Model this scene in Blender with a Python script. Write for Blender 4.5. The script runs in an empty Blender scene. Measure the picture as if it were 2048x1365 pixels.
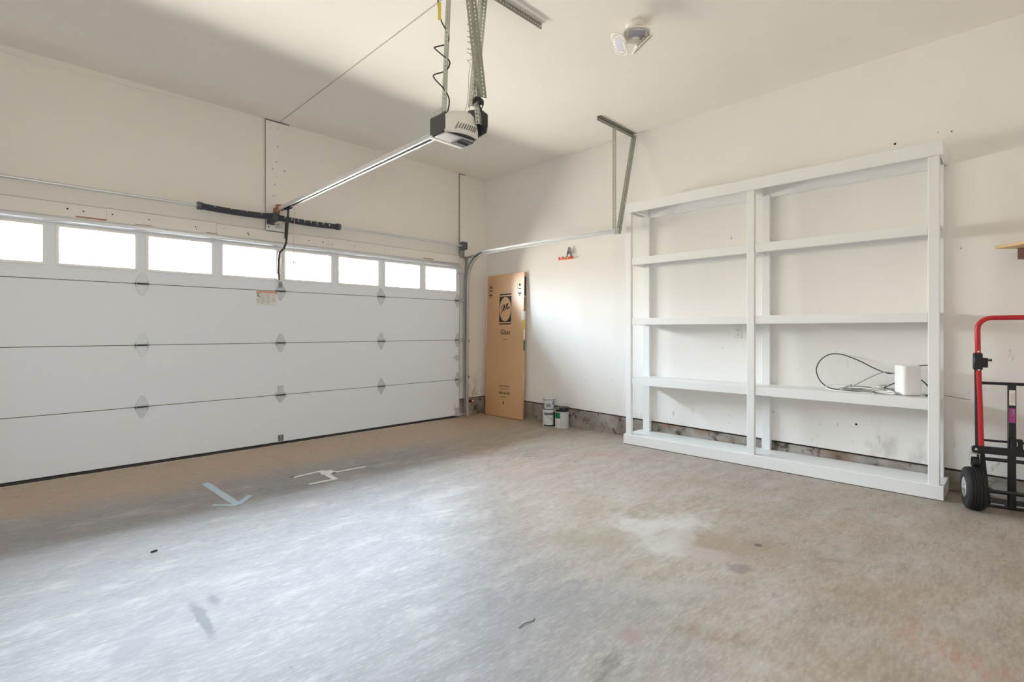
import bpy, bmesh, math, random
from mathutils import Vector, Matrix
random.seed(7)
C = bpy.context.scene.collection
SC = bpy.context.scene
PI = math.pi
def R(d): return math.radians(d)

# ---------------------------------------------------------------- camera, world, light, exposure
cam_d = bpy.data.cameras.new('camera'); cam = bpy.data.objects.new('camera', cam_d); C.objects.link(cam)
cam.location = (0, 0, 1.193); cam.rotation_euler = (R(90), 0, R(-45))
cam_d.sensor_width = 36; cam_d.lens = 1017 / 2048 * 36; cam_d.shift_y = -20.5 / 2048; cam_d.clip_start = 0.02
SC.camera = cam
w = bpy.data.worlds.new('daylight'); SC.world = w; w.use_nodes = True
SKY, GROUND = (0.71, 0.86, 1.0, 1), (1.0, 0.94, 0.82, 1)       # pale cool sky over sunlit pale ground
SKY_STRENGTH, GROUND_STRENGTH = 68.0, 25.0
wt = w.node_tree; bg = wt.nodes['Background']
wc = wt.nodes.new('ShaderNodeTexCoord'); wx = wt.nodes.new('ShaderNodeSeparateXYZ'); wr_ = wt.nodes.new('ShaderNodeMapRange'); wm = wt.nodes.new('ShaderNodeMix'); ws_ = wt.nodes.new('ShaderNodeMapRange')
wm.data_type = 'RGBA'; wm.inputs[6].default_value = GROUND; wm.inputs[7].default_value = SKY
wt.links.new(wc.outputs['Generated'], wx.inputs[0])
for q in (wr_, ws_):
    q.interpolation_type = 'SMOOTHSTEP'; wt.links.new(wx.outputs[2], q.inputs['Value']); q.inputs['From Min'].default_value = -0.10; q.inputs['From Max'].default_value = 0.42
ws_.inputs['To Min'].default_value = GROUND_STRENGTH; ws_.inputs['To Max'].default_value = SKY_STRENGTH
wt.links.new(wr_.outputs[0], wm.inputs[0]); wt.links.new(wm.outputs[2], bg.inputs[0]); wt.links.new(ws_.outputs[0], bg.inputs[1])
SC.view_settings.view_transform = 'Standard'; SC.view_settings.look = 'None'
SC.view_settings.gamma = 1; SC.view_settings.use_curve_mapping = False
SC.view_settings.exposure = 1.0
SC.cycles.max_bounces = 16; SC.cycles.diffuse_bounces = 12; SC.cycles.glossy_bounces = 6
SC.cycles.transparent_max_bounces = 12; SC.cycles.use_denoising = True; SC.cycles.sample_clamp_indirect = 20
SC.cycles.caustics_reflective = False

# room: garage-door wall is y = YW, shelf wall is x = XW; back and left walls close the room behind the camera
XW, YW, ZC = 4.98, 5.522, 3.385
XL, YB = -1.15, -1.60
YD = 5.477                      # inner face of the garage door
WINDOWS = [(-0.03 + 0.5945 * i) for i in range(8)]
WZ0, WZ1, WHW = 1.728, 2.040, 0.258

# ---------------------------------------------------------------- mesh helpers
class MB:
    def __init__(s): s.v = []; s.f = []
    def add(s, vs, fs):
        b = len(s.v); s.v += [Vector(v) for v in vs]; s.f += [tuple(b + i for i in f) for f in fs]; return s
    def box(s, x0, x1, y0, y1, z0, z1):
        return s.add([(x, y, z) for z in (z0, z1) for y in (y0, y1) for x in (x0, x1)],
              [(0, 2, 3, 1), (4, 5, 7, 6), (0, 1, 5, 4), (2, 6, 7, 3), (0, 4, 6, 2), (1, 3, 7, 5)])
    def obox(s, c, ax, h):
        c = Vector(c); a = [Vector(x).normalized() * k for x, k in zip(ax, h)]
        if a[0].cross(a[1]).dot(a[2]) < 0: a[2] = -a[2]
        return s.add([c + a[0] * i + a[1] * j + a[2] * k for k in (-1, 1) for j in (-1, 1) for i in (-1, 1)],
              [(0, 2, 3, 1), (4, 5, 7, 6), (0, 1, 5, 4), (2, 6, 7, 3), (0, 4, 6, 2), (1, 3, 7, 5)])
    def bar(s, p0, p1, wdir, w, t):
        p0, p1 = Vector(p0), Vector(p1); d = (p1 - p0); wd = Vector(wdir); wd = (wd - d * (wd.dot(d) / d.dot(d))).normalized()
        return s.obox((p0 + p1) / 2, (d, wd, d.cross(wd)), (d.length / 2, w / 2, t / 2))
    def tube(s, pts, r, n=8, closed=False, flat=None):
        P = [Vector(p) for p in pts]; m = len(P); rings = []
        up = None
        for i, p in enumerate(P):
            a = P[i - 1] if (i > 0 or closed) else p; b = P[(i + 1) % m] if (i < m - 1 or closed) else p
            t = (b - a).normalized()
            if up is None:
                up = Vector((0, 0, 1)) if abs(t.z) < 0.9 else Vector((1, 0, 0))
            u = up - t * up.dot(t)
            if u.length < 1e-5: u = t.orthogonal()
            u.normalize(); up = u; q = t.cross(u)
            rr = r[i] if isinstance(r, (list, tuple)) else r
            rings.append([p + (u * math.cos(2 * PI * k / n) + q * math.sin(2 * PI * k / n)) * rr for k in range(n)])
        vs = [v for rg in rings for v in rg]; fs = []
        for i in range(m if closed else m - 1):
            j = (i + 1) % m
            for k in range(n):
                l = (k + 1) % n; fs.append((i * n + k, i * n + l, j * n + l, j * n + k))
        if not closed:
            fs.append(tuple(range(n - 1, -1, -1))); fs.append(tuple((m - 1) * n + k for k in range(n)))
        return s.add(vs, fs)
    def cyl(s, p0, p1, r, n=16): return s.tube([p0, p1], r, n)
    def lathe(s, prof, c=(0, 0, 0), axis='z', n=24):
        vs = []; c = Vector(c)
        for r, h in prof:
            for k in range(n):
                a = 2 * PI * k / n; x, y = r * math.cos(a), r * math.sin(a)
                vs.append(c + Vector({'z': (x, y, h), 'x': (h, x, y), 'y': (y, h, x)}[axis]))
        fs = []
        for i in range(len(prof) - 1):
            for k in range(n):
                l = (k + 1) % n; fs.append((i * n + k, i * n + l, (i + 1) * n + l, (i + 1) * n + k))
        if prof[0][0] > 1e-6: fs.append(tuple(range(n - 1, -1, -1)))
        if prof[-1][0] > 1e-6: fs.append(tuple((len(prof) - 1) * n + k for k in range(n)))
        return s.add(vs, fs)
    def prism(s, poly, o, ex, ey, ez, h):
        """extrude a 2D polygon (u,v) placed at o with axes ex, ey along ez by h"""
        o, ex, ey, ez = Vector(o), Vector(ex), Vector(ey), Vector(ez); n = len(poly)
        A = [o + ex * u + ey * v for u, v in poly]; B = [a + ez * h for a in A]
        fs = [tuple(range(n - 1, -1, -1)), tuple(range(n, 2 * n))] + [(i, (i + 1) % n, n + (i + 1) % n, n + i) for i in range(n)]
        return s.add(A + B, fs)
    def sweep(s, prof, path, side):
        """sweep an open/closed 2D profile along a path; side = vector kept as profile u axis"""
        P = [Vector(p) for p in path]; sd = Vector(side).normalized(); m = len(P); n = len(prof); vs = []
        for i, p in enumerate(P):
            t = (P[min(i + 1, m - 1)] - P[max(i - 1, 0)]).normalized(); v = t.cross(sd).normalized()
            vs += [p + sd * a + v * b for a, b in prof]
        fs = [(i * n + k, i * n + (k + 1) % n, (i + 1) * n + (k + 1) % n, (i + 1) * n + k) for i in range(m - 1) for k in range(n)]
        fs += [tuple(range(n - 1, -1, -1)), tuple((m - 1) * n + k for k in range(n))]
        return s.add(vs, fs)
    def ribbon(s, pts, wid, y=0.0, t=0.0006):
        """flat print stroke in the local x-z plane facing -y"""
        P = [Vector((p[0], 0, p[1])) for p in pts]; m = len(P); vs = []
        for i, p in enumerate(P):
            d = P[min(i + 1, m - 1)] - P[max(i - 1, 0)]; nrm = Vector((-d.z, 0, d.x)).normalized()
            ww = wid[i] if isinstance(wid, (list, tuple)) else wid
            vs += [p + nrm * ww / 2 + Vector((0, y - t, 0)), p - nrm * ww / 2 + Vector((0, y - t, 0))]
        return s.add(vs, [(2 * i, 2 * i + 1, 2 * i + 3, 2 * i + 2) for i in range(m - 1)])
    def rect(s, x0, x1, z0, z1, y=0.0, t=0.0006):
        return s.add([(x0, y - t, z0), (x1, y - t, z0), (x1, y - t, z1), (x0, y - t, z1)], [(0, 1, 2, 3)])
    def build(s, name, mat, parent=None, bevel=0, smooth=True, seg=1):
        me = bpy.data.meshes.new(name); me.from_pydata(s.v, [], s.f)
        bm = bmesh.new(); bm.from_mesh(me)
        bmesh.ops.recalc_face_normals(bm, faces=bm.faces)
        if bevel:
            ed = [e for e in bm.edges if len(e.link_faces) == 2 and e.calc_face_angle(0) > R(30)]
            bmesh.ops.bevel(bm, geom=ed, offset=bevel, segments=seg, affect='EDGES', clamp_overlap=True)
        bm.to_mesh(me); bm.free()
        me.materials.append(mat)
        if smooth:
            me.polygons.foreach_set('use_smooth', [True] * len(me.polygons)); me.set_sharp_from_angle(angle=R(38))
        o = bpy.data.objects.new(name, me); C.objects.link(o)
        if parent: o.parent = parent
        return o

def tag(o, label=None, cat=None, group=None, kind=None):
    if label: o['label'] = label
    if cat: o['category'] = cat
    if group: o['group'] = group
    if kind: o['kind'] = kind
    return o
def thing(name, label, cat, loc=(0, 0, 0), rot=(0, 0, 0), group=None, kind=None):
    o = bpy.data.objects.new(name, None); C.objects.link(o); o.location = loc; o.rotation_euler = rot
    return tag(o, label, cat, group, kind)
def text(name, body, size, mat, parent, x, z, y=0.0, sx=1.0, align='CENTER', bold=0.0):
    cu = bpy.data.curves.new(name, 'FONT'); cu.body = body; cu.size = size; cu.align_x = align; cu.align_y = 'CENTER'
    cu.resolution_u = 3; cu.offset = bold
    tmp = bpy.data.objects.new('tmp', cu); C.objects.link(tmp)
    dg = bpy.context.evaluated_depsgraph_get(); me = bpy.data.meshes.new_from_object(tmp.evaluated_get(dg))
    bpy.data.objects.remove(tmp)
    me.transform(Matrix.Translation((x, y - 0.0008, z)) @ Matrix.Rotation(R(90), 4, 'X') @ Matrix.Diagonal((sx, 1, 1, 1)))
    me.materials.clear(); me.materials.append(mat); me.name = name
    o = bpy.data.objects.new(name, me); C.objects.link(o); o.parent = parent
    return o
def copy_tree(o, parent=None):
    c = o.copy(); C.objects.link(c)
    if parent: c.parent = parent
    for ch in list(o.children): copy_tree(ch, c)
    return c
def spline(pts, k=6):
    """Catmull-Rom through the points"""
    P = [Vector(p) for p in pts]; P = [P[0] * 2 - P[1]] + P + [P[-1] * 2 - P[-2]]; out = []
    for i in range(1, len(P) - 2):
        a, b, c, d = P[i - 1:i + 3]
        for j in range(k):
            t = j / k
            out.append(0.5 * ((2 * b) + (c - a) * t + (2 * a - 5 * b + 4 * c - d) * t * t + (3 * b - a - 3 * c + d) * t ** 3))
    out.append(P[-2]); return out

# ---------------------------------------------------------------- materials
def lin(c): c /= 255; return c / 12.92 if c <= 0.04045 else ((c + 0.055) / 1.055) ** 2.4
def rgb(r, g, b): return (lin(r), lin(g), lin(b), 1)
class NT:
    def __init__(s, name):
        s.m = bpy.data.materials.new(name); s.m.use_nodes = True; s.t = s.m.node_tree; s.n = s.t.nodes; s.b = s.n['Principled BSDF']
        s._co = None
    def node(s, typ, **kw):
        n = s.n.new(typ)
        for k, v in kw.items():
            if k.startswith('_'): setattr(n, k[1:], v)
        return n
    def put(s, sock, v):
        if isinstance(v, bpy.types.NodeSocket): s.t.links.new(v, sock)
        elif v is not None: sock.default_value = v
    def co(s):
        if s._co is None: s._co = s.n.new('ShaderNodeTexCoord').outputs['Object']
        return s._co
    def mapping(s, v, loc=(0, 0, 0), rot=(0, 0, 0), scale=(1, 1, 1)):
        n = s.n.new('ShaderNodeMapping'); s.put(n.inputs[0], v); n.inputs[1].default_value = loc; n.inputs[2].default_value = rot; n.inputs[3].default_value = scale
        return n.outputs[0]
    def noise(s, scale, detail=4, rough=0.55, v=None, dist=0.0):
        n = s.n.new('ShaderNodeTexNoise'); s.put(n.inputs['Vector'], v if v is not None else s.co())
        n.inputs['Scale'].default_value = scale; n.inputs['Detail'].default_value = detail; n.inputs['Roughness'].default_value = rough
        n.inputs['Distortion'].default_value = dist
        return n.outputs['Fac']
    def rng(s, v, a, b, c=0.0, d=1.0, smooth=True):
        n = s.n.new('ShaderNodeMapRange'); n.interpolation_type = 'SMOOTHSTEP' if smooth else 'LINEAR'
        s.put(n.inputs['Value'], v)
        for k, x in zip(('From Min', 'From Max', 'To Min', 'To Max'), (a, b, c, d)): n.inputs[k].default_value = x
        return n.outputs[0]
    def math(s, op, a, b=None):
        n = s.n.new('ShaderNodeMath'); n.operation = op; s.put(n.inputs[0], a); s.put(n.inputs[1], b); return n.outputs[0]
    def vmath(s, op, a, b=None):
        n = s.n.new('ShaderNodeVectorMath'); n.operation = op; s.put(n.inputs[0], a); s.put(n.inputs[1], b)
        return n.outputs['Value'] if op == 'LENGTH' else n.outputs[0]
    def mix(s, f, a, b, mode='MIX'):
        n = s.n.new('ShaderNodeMix'); n.data_type = 'RGBA'; n.blend_type = mode
        s.put(n.inputs[0], f); s.put(n.inputs[6], a); s.put(n.inputs[7], b); return n.outputs[2]
    def sep(s, v):
        n = s.n.new('ShaderNodeSeparateXYZ'); s.put(n.inputs[0], v); return n.outputs
    def bump(s, h, strength=0.2, dist=0.002):
        n = s.n.new('ShaderNodeBump'); s.put(n.inputs['Height'], h); n.inputs['Strength'].default_value = strength; n.inputs['Distance'].default_value = dist
        s.t.links.new(n.outputs[0], s.b.inputs['Normal'])
    def out(s, col=None, rough=None, metal=None, spec=None):
        s.put(s.b.inputs['Base Color'], col); s.put(s.b.inputs['Roughness'], rough); s.put(s.b.inputs['Metallic'], metal)
        if spec is not None: s.put(s.b.inputs['Specular IOR Level'], spec)
        return s.m

def paint(name, c, rough=0.5, var=0.05, scale=6.0, metal=0.0, bump=0.0, spec=None):
    """plain coat with a little tone variation"""
    t = NT(name); f = t.noise(scale, 3)
    d = tuple(x * (1 - var) for x in c[:3]) + (1,)
    if bump: t.bump(t.noise(scale * 20, 3), bump, 0.001)
    return t.out(t.mix(f, d, c), rough, metal, spec)

def wall_mat(name, c, marks=0.0, lo=(0.0, 0.9), dirt=False):
    t = NT(name); co = t.co(); f = t.noise(0.9, 4)
    col = t.mix(t.rng(f, 0.3, 0.7), tuple(x * 0.965 for x in c[:3]) + (1,), c)
    if marks:
        z = t.sep(co)[2]
        low = t.rng(z, lo[1], lo[0])
        m = t.rng(t.noise(2.1, 5, 0.65, t.mapping(co, scale=(1, 1, 0.5))), 0.56, 0.72)
        m2 = t.rng(t.noise(26, 3, 0.6, t.mapping(co, rot=(0.4, 0.5, 0.3), scale=(1, 1, 0.35))), 0.665, 0.70)
        col = t.mix(t.math('MULTIPLY', t.math('MULTIPLY', m, low), marks * 0.5), col, rgb(150, 140, 125))
        m3 = t.math('MULTIPLY', m2, t.rng(t.noise(1.7, 2), 0.45, 0.6))
        col = t.mix(t.math('MULTIPLY', m3, t.math('MULTIPLY', t.rng(z, 1.9, 0.2), marks * 0.4)), col, rgb(140, 134, 126))
    if dirt:
        x_, _y, z_ = t.sep(co)
        m = t.math('MULTIPLY', t.math('MULTIPLY', t.rng(x_, 4.55, 4.70), t.rng(z_, .62, .30)), t.rng(t.noise(7, 5, 0.7, t.mapping(co, rot=(0, .6, 0), scale=(1, 1, .5))), 0.44, 0.62))
        col = t.mix(t.math('MULTIPLY', m, 0.55), col, rgb(110, 104, 92))
    t.bump(t.noise(160, 2), 0.06, 0.001)
    return t.out(col, 0.85, 0, 0.25)

M = {}
M['wall'] = wall_mat('warm_white_drywall', rgb(243, 241, 238), 1.0)
M['wall_front'] = wall_mat('warm_white_drywall_door_side', rgb(238, 234, 228), dirt=True)
M['ceiling'] = wall_mat('ceiling_paint', rgb(242, 239, 233))
M['edge_shade'] = paint('board_edge_shade', rgb(172, 160, 147), 0.9, 0.25, 9)  # darker tone for the painted shadow lines along the board edges
M['seam'] = paint('drywall_seam', rgb(196, 190, 180), 0.9, 0.1, 30)
M['door'] = paint('white_steel_door', rgb(231, 236, 243), 0.42, 0.015, 3)
M['frame'] = paint('white_plastic_frame', rgb(240, 240, 240), 0.4, 0.01)
M['shelf'] = paint('white_shelf_paint', rgb(239, 240, 240), 0.45, 0.03, 5, bump=0.05)
M['galv'] = paint('galvanised_steel', rgb(222, 224, 226), 0.38, 0.08, 14, metal=0.7)
M['hinge'] = paint('galvanised_hinge', rgb(206, 210, 214), 0.42, 0.08, 20, metal=0.4)
M['joint'] = paint('grey_joint_seal', rgb(120, 120, 118), 0.8, 0.05)
M['angle'] = paint('galvanised_angle', rgb(165, 165, 155), 0.5, 0.15, 18, metal=0.7)
M['angle_light'] = paint('galvanised_strap', rgb(196, 196, 188), 0.5, 0.12, 18, metal=0.6)
M['spring'] = paint('dark_spring_steel', rgb(72, 75, 84), 0.5, 0.25, 9, metal=0.35)
M['chalk'] = paint('white_chalk', rgb(210, 212, 215), 0.9)
M['black_metal'] = paint('black_metal', rgb(30, 30, 32), 0.42, 0.2)
M['dark_metal'] = paint('dark_grey_metal', rgb(62, 62, 64), 0.45, 0.15, 8, metal=0.2)
M['drum'] = paint('grey_cast_metal', rgb(110, 112, 118), 0.5, 0.2, 20, metal=0.4)
M['opener_dark'] = paint('charcoal_plastic', rgb(66, 66, 68), 0.5, 0.05)
M['opener_white'] = paint('off_white_plastic', rgb(228, 224, 218), 0.4, 0.02)
M['lens'] = paint('grey_lens', rgb(182, 182, 184), 0.3, 0.05)
M['dark'] = paint('near_black', rgb(22, 22, 23), 0.6, 0.1)
M['rubber'] = paint('black_rubber', rgb(27, 27, 29), 0.7, 0.2, 12)
M['seal'] = paint('dark_rubber_seal', rgb(62, 58, 55), 0.8, 0.2, 8)
M['red'] = paint('red_tube_paint', rgb(196, 34, 44), 0.3, 0.08, 5)
M['silver'] = paint('bright_zinc', rgb(220, 222, 224), 0.25, 0.05, 10, metal=0.85)
M['cord_black'] = paint('black_cable', rgb(38, 38, 40), 0.5, 0.1)
M['cord_white'] = paint('white_cable', rgb(240, 239, 235), 0.5, 0.04)
M['cord_grey'] = paint('grey_cable', rgb(160, 160, 158), 0.5, 0.1)
M['wire'] = paint('beige_bell_wire', rgb(176, 150, 122), 0.6, 0.15)
M['pink'] = paint('faded_red_cord', rgb(226, 196, 188), 0.8, 0.1)
M['yellow'] = paint('yellow_tag', rgb(226, 205, 60), 0.5, 0.08)
M['orange'] = paint('orange_plastic', rgb(238, 108, 60), 0.4, 0.05)
M['orange_print'] = paint('orange_print', rgb(222, 160, 130), 0.6, 0.05)
M['brown_print'] = paint('brown_print', rgb(150, 118, 98), 0.6, 0.05)
M['label'] = paint('label_paper', rgb(226, 225, 222), 0.5, 0.02)
M['label_white'] = paint('white_sticker', rgb(236, 230, 226), 0.4, 0.02)
M['magenta'] = paint('magenta_sticker', rgb(178, 62, 140), 0.4, 0.05)
M['print_grey'] = paint('grey_print', rgb(150, 150, 150), 0.6, 0.05)
M['print_black'] = paint('black_print', rgb(48, 46, 50), 0.6, 0.1)
M['print_brown'] = paint('dark_brown_print', rgb(66, 44, 30), 0.7, 0.1)
M['tape_white'] = paint('white_tape', rgb(240, 240, 240), 0.6, 0.05, 30)
M['tape_blue'] = paint('pale_blue_tape', rgb(190, 212, 226), 0.6, 0.08, 14)
M['ply'] = paint('plywood', rgb(222, 186, 136), 0.5, 0.12, 6)
M['brown_wood'] = paint('reddish_brown_wood', rgb(112, 74, 62), 0.6, 0.25, 18)
M['sill'] = paint('dirty_sill_wood', rgb(96, 76, 60), 0.8, 0.4, 7)
M['rust'] = paint('bare_wood_stain', rgb(186, 128, 100), 0.8, 0.25, 16)
M['plug'] = paint('grey_plug_plastic', rgb(196, 195, 186), 0.5, 0.1)
M['router'] = paint('white_router_plastic', rgb(246, 246, 246), 0.35, 0.01)
M['router_base'] = paint('grey_router_base', rgb(186, 186, 186), 0.4, 0.02)
M['green'] = paint('green_label', rgb(20, 118, 76), 0.5, 0.1)
M['gloss_red'] = paint('red_print', rgb(150, 30, 50), 0.5, 0.1)
M['tub'] = paint('translucent_white_plastic', rgb(226, 228, 230), 0.35, 0.03)
M['paint_grey'] = paint('grey_paint_drips', rgb(104, 102, 110), 0.5, 0.15, 10)
M['blue_print'] = paint('violet_blue_print', rgb(110, 112, 168), 0.5, 0.1)
M['hole'] = paint('dark_hole', rgb(52, 46, 40), 0.9, 0.1)
M['socket'] = paint('socket_plastic', rgb(236, 234, 228), 0.4, 0.02)
M['led_panel'] = paint('lavender_led_panel', rgb(178, 176, 190), 0.35, 0.04, 60)
M['lamp_white'] = paint('white_lamp_plastic', rgb(236, 232, 224), 0.4, 0.02)
M['clip_grey'] = paint('grey_clip_plastic', rgb(120, 118, 118), 0.5, 0.1)

def glass_mat():
    m = bpy.data.materials.new('window_glass'); m.use_nodes = True; t = m.node_tree; n = t.nodes
    n.remove(n['Principled BSDF'])
    tr = n.new('ShaderNodeBsdfTransparent'); gl = n.new('ShaderNodeBsdfGlossy'); gl.inputs['Roughness'].default_value = 0.03
    fr = n.new('ShaderNodeFresnel'); fr.inputs[0].default_value = 1.35; mx = n.new('ShaderNodeMixShader')
    t.links.new(fr.outputs[0], mx.inputs[0]); t.links.new(tr.outputs[0], mx.inputs[1]); t.links.new(gl.outputs[0], mx.inputs[2])
    t.links.new(mx.outputs[0], n['Material Output'].inputs[0]); return m
M['glass'] = glass_mat()
def led_mat():
    t = NT('red_led'); t.b.inputs['Emission Color'].default_value = (1, 0.08, 0.08, 1); t.b.inputs['Emission Strength'].default_value = 3
    return t.out(rgb(255, 60, 60), 0.4)
M['led'] = led_mat()
def cardboard():
    t = NT('brown_cardboard'); co = t.co()
    f = t.noise(1.4, 4); g = t.noise(3, 3, 0.5, t.mapping(co, scale=(60, 60, 1)))
    c = t.mix(t.rng(f, 0.3, 0.7), rgb(213, 165, 113), rgb(222, 177, 126))
    c = t.mix(t.math('MULTIPLY', g, 0.18), c, rgb(186, 140, 100))
    t.bump(g, 0.05, 0.001)
    t.b.inputs['Coat Weight'].default_value = 1.0; t.b.inputs['Coat Roughness'].default_value = 0.50; t.b.inputs['Coat IOR'].default_value = 1.9
    return t.out(c, 0.4, 0, 0.5)
M['cardboard'] = cardboard()
def curb_mat():
    t = NT('dirty_concrete_curb'); co = t.co()
    c = t.mix(t.rng(t.noise(3.0, 5, 0.65), 0.35, 0.7), rgb(176, 170, 164), rgb(128, 118, 108))
    c = t.mix(t.rng(t.noise(9, 5, 0.7), 0.52, 0.66), c, rgb(72, 66, 60))
    c = t.mix(t.math('MULTIPLY', t.rng(t.noise(1.6, 3), 0.5, 0.62), 0.6), c, rgb(150, 112, 86))
    t.bump(t.noise(40, 4), 0.4, 0.004)
    return t.out(c, 0.9, 0, 0.2)
M['curb'] = curb_mat()

def floor_mat():
    t = NT('stained_concrete'); co = t.co(); X, Y, _ = t.sep(co)
    n1 = t.noise(0.8, 5, 0.6); n2 = t.noise(2.6, 6, 0.62, t.mapping(co, rot=(0, 0, 0.35), scale=(1, 2.4, 1))); n3 = t.noise(9, 5, 0.65, t.mapping(co, rot=(0, 0, 0.3), scale=(1, 2.8, 1)))
    n4 = t.noise(34, 4, 0.7, t.mapping(co, rot=(0, 0, 0.3), scale=(0.6, 2.2, 1)))
    beige = rgb(170, 159, 146); grey = rgb(150, 148, 149)
    # cool grey in the middle of the bay, partly window sheen put into the colour, tan dust towards the shelf wall and the door sill
    side = t.rng(t.math('ADD', t.math('SUBTRACT', X, t.math('MULTIPLY', Y, 0.45)), t.math('MULTIPLY', n1, 1.3)), 1.1, 2.5)
    col = t.mix(side, grey, beige)
    col = t.mix(t.math('MULTIPLY', t.rng(n2, 0.45, 0.66), 0.65), col, t.mix(side, rgb(137, 135, 136), rgb(154, 141, 126)))
    col = t.mix(t.math('MULTIPLY', t.rng(n2, 0.48, 0.3), 0.5), col, rgb(190, 186, 182))
    dust = t.rng(t.math('ADD', Y, t.math('MULTIPLY', n2, 0.9)), 4.55, 5.35)
    col = t.mix(t.math('MULTIPLY', dust, 0.85), col, rgb(184, 162, 138))
    tan = t.math('MULTIPLY', t.rng(n3, 0.42, 0.66), t.rng(t.math('ADD', Y, t.math('MULTIPLY', n2, 0.7)), 4.6, 5.2))
    col = t.mix(t.math('MULTIPLY', tan, 0.5), col, rgb(200, 170, 136))
    col = t.mix(t.math('MULTIPLY', t.rng(n3, 0.48, 0.68), 0.50), col, t.mix(side, rgb(131, 129, 130), rgb(144, 132, 122)))
    col = t.mix(t.math('MULTIPLY', t.rng(n4, 0.5, 0.68), 0.28), col, rgb(126, 120, 116))
    col = t.mix(t.math('MULTIPLY', t.rng(n4, 0.5, 0.32), 0.24), col, rgb(206, 204, 202))
    # oil specks
    sp = t.math('MULTIPLY', t.rng(t.noise(55, 2, 0.5), 0.74, 0.77), t.rng(t.noise(2.2, 2), 0.45, 0.6))
    col = t.mix(t.math('MULTIPLY', sp, 0.6), col, rgb(90, 84, 80))
    nz = t.n.new('ShaderNodeTexNoise'); t.put(nz.inputs['Vector'], co); nz.inputs['Scale'].default_value = 3.2; nz.inputs['Detail'].default_value = 5
    nz2 = t.n.new('ShaderNodeTexNoise'); t.put(nz2.inputs['Vector'], co); nz2.inputs['Scale'].default_value = 14; nz2.inputs['Detail'].default_value = 4
    off = t.vmath('SUBTRACT', nz.outputs['Color'], (0.5, 0.5, 0.5)); off2 = t.vmath('SUBTRACT', nz2.outputs['Color'], (0.5, 0.5, 0.5))
    def blob(x, y, rx, ry, rot, c, amt, soft=0.5, wob=0.5, breakup=0.0, fine=0.15, sc=0.88):
        nonlocal col
        v = t.vmath('ADD', co, t.vmath('MULTIPLY', off, (wob * rx * 2,) * 3))
        v = t.vmath('ADD', v, t.vmath('MULTIPLY', off2, (fine * rx * 2,) * 3))
        mp = t.n.new('ShaderNodeMapping'); mp.vector_type = 'TEXTURE'; t.put(mp.inputs[0], v)
        mp.inputs[1].default_value = (x, y, 0); mp.inputs[2].default_value = (0, 0, R(rot)); mp.inputs[3].default_value = (rx, ry, 1)
        sx, sy, _z = t.sep(mp.outputs[0])
        d = t.math('SQRT', t.math('ADD', t.math('MULTIPLY', sx, sx), t.math('MULTIPLY', sy, sy)))
        f = t.math('MULTIPLY', t.rng(d, 1.0 + soft * 0.5, 1.0 - soft), amt)
        if breakup: f = t.math('MULTIPLY', f, t.rng(n3, 0.5 - breakup * 0.25, 0.5 + breakup * 0.2))
        col = t.mix(f, col, rgb(*[q * sc for q in c]))
    blob(2.78, 1.50, 0.36, 0.25, 20, (232, 228, 222), 0.62, 0.4, 0.65, 0.0, 0.35)          # pale patch
    blob(2.72, 1.50, 0.17, 0.07, 10, (172, 152, 140), 0.6, 0.9, 0.6, 1.0)
    blob(2.90, 1.14, 0.34, 0.22, -50, (168, 142, 120), 0.55, 0.8, 0.6)         # brown beside it
    blob(2.625, 0.99, 0.075, 0.055, -20, (138, 116, 112), 0.6, 0.5, 0.5)       # dark spot
    blob(2.965, 1.03, 0.025, 0.022, 0, (112, 92, 98), 0.9, 0.4, 0.3)
    blob(2.66, 1.18, 0.09, 0.13, 30, (206, 190, 184), 0.55, 0.5, 0.6)
    blob(3.03, 0.70, 0.11, 0.035, -60, (166, 146, 134), 0.55, 0.8, 0.5)
    blob(0.575, 2.40, 0.20, 0.030, 88, (104, 104, 107), 0.9, 0.5, 0.25)     # skid mark
    blob(0.66, 2.53, 0.06, 0.025, 88, (112, 112, 115), 0.75, 0.8, 0.3)
    blob(0.42, 2.52, 0.12, 0.04, 30, (150, 150, 154), 0.7, 0.3, 0.5)            # old water ring
    blob(0.33, 2.35, 0.10, 0.06, 60, (150, 150, 154), 0.7, 0.3, 0.5)
    blob(1.80, 1.30, 0.60, 0.20, -35, (158, 156, 156), 0.65, 0.9, 0.4, 0.9)     # grey smear
    blob(1.72, 1.52, 0.40, 0.12, -35, (152, 152, 154), 0.55, 0.9, 0.4, 0.9)
    blob(1.53, 1.02, 0.14, 0.08, 20, (120, 112, 106), 0.75, 0.9, 0.7, 1.0)      # dirt
    blob(1.72, 1.07, 0.07, 0.05, 20, (176, 140, 130), 0.6, 0.9, 0.7)
    blob(4.10, 2.75, 0.55, 0.16, -62, (196, 152, 144), 0.65, 0.9, 0.5, 0.5)     # pinkish clay dust by the shelf
    blob(3.15, 3.05, 0.40, 0.12, -40, (202, 164, 156), 0.55, 0.9, 0.5, 0.5)
    blob(3.60, 3.45, 0.45, 0.30, -40, (142, 134, 132), 0.5, 0.9, 0.5, 0.6)      # grey dirt where the pink begins
    blob(3.35, 3.75, 0.30, 0.16, 10, (190, 150, 140), 0.5, 0.9, 0.5, 0.5)
    blob(2.45, 0.15, 0.30, 0.14, 60, (206, 152, 128), 0.55, 0.9, 0.5, 0.5)      # orange clay
    blob(2.90, 0.40, 0.45, 0.14, -55, (188, 160, 136), 0.5, 0.9, 0.5, 0.6)
    blob(2.0, 0.85, 0.25, 0.05, -50, (160, 128, 100), 0.45, 0.9, 0.4, 0.8)
    blob(2.07, 2.88, 0.26, 0.10, 40, (214, 216, 222), 0.28, 0.9, 0.6)            # bright scuff
    blob(1.95, 2.80, 0.30, 0.03, -20, (160, 162, 168), 0.5, 0.9, 0.3)
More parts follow.
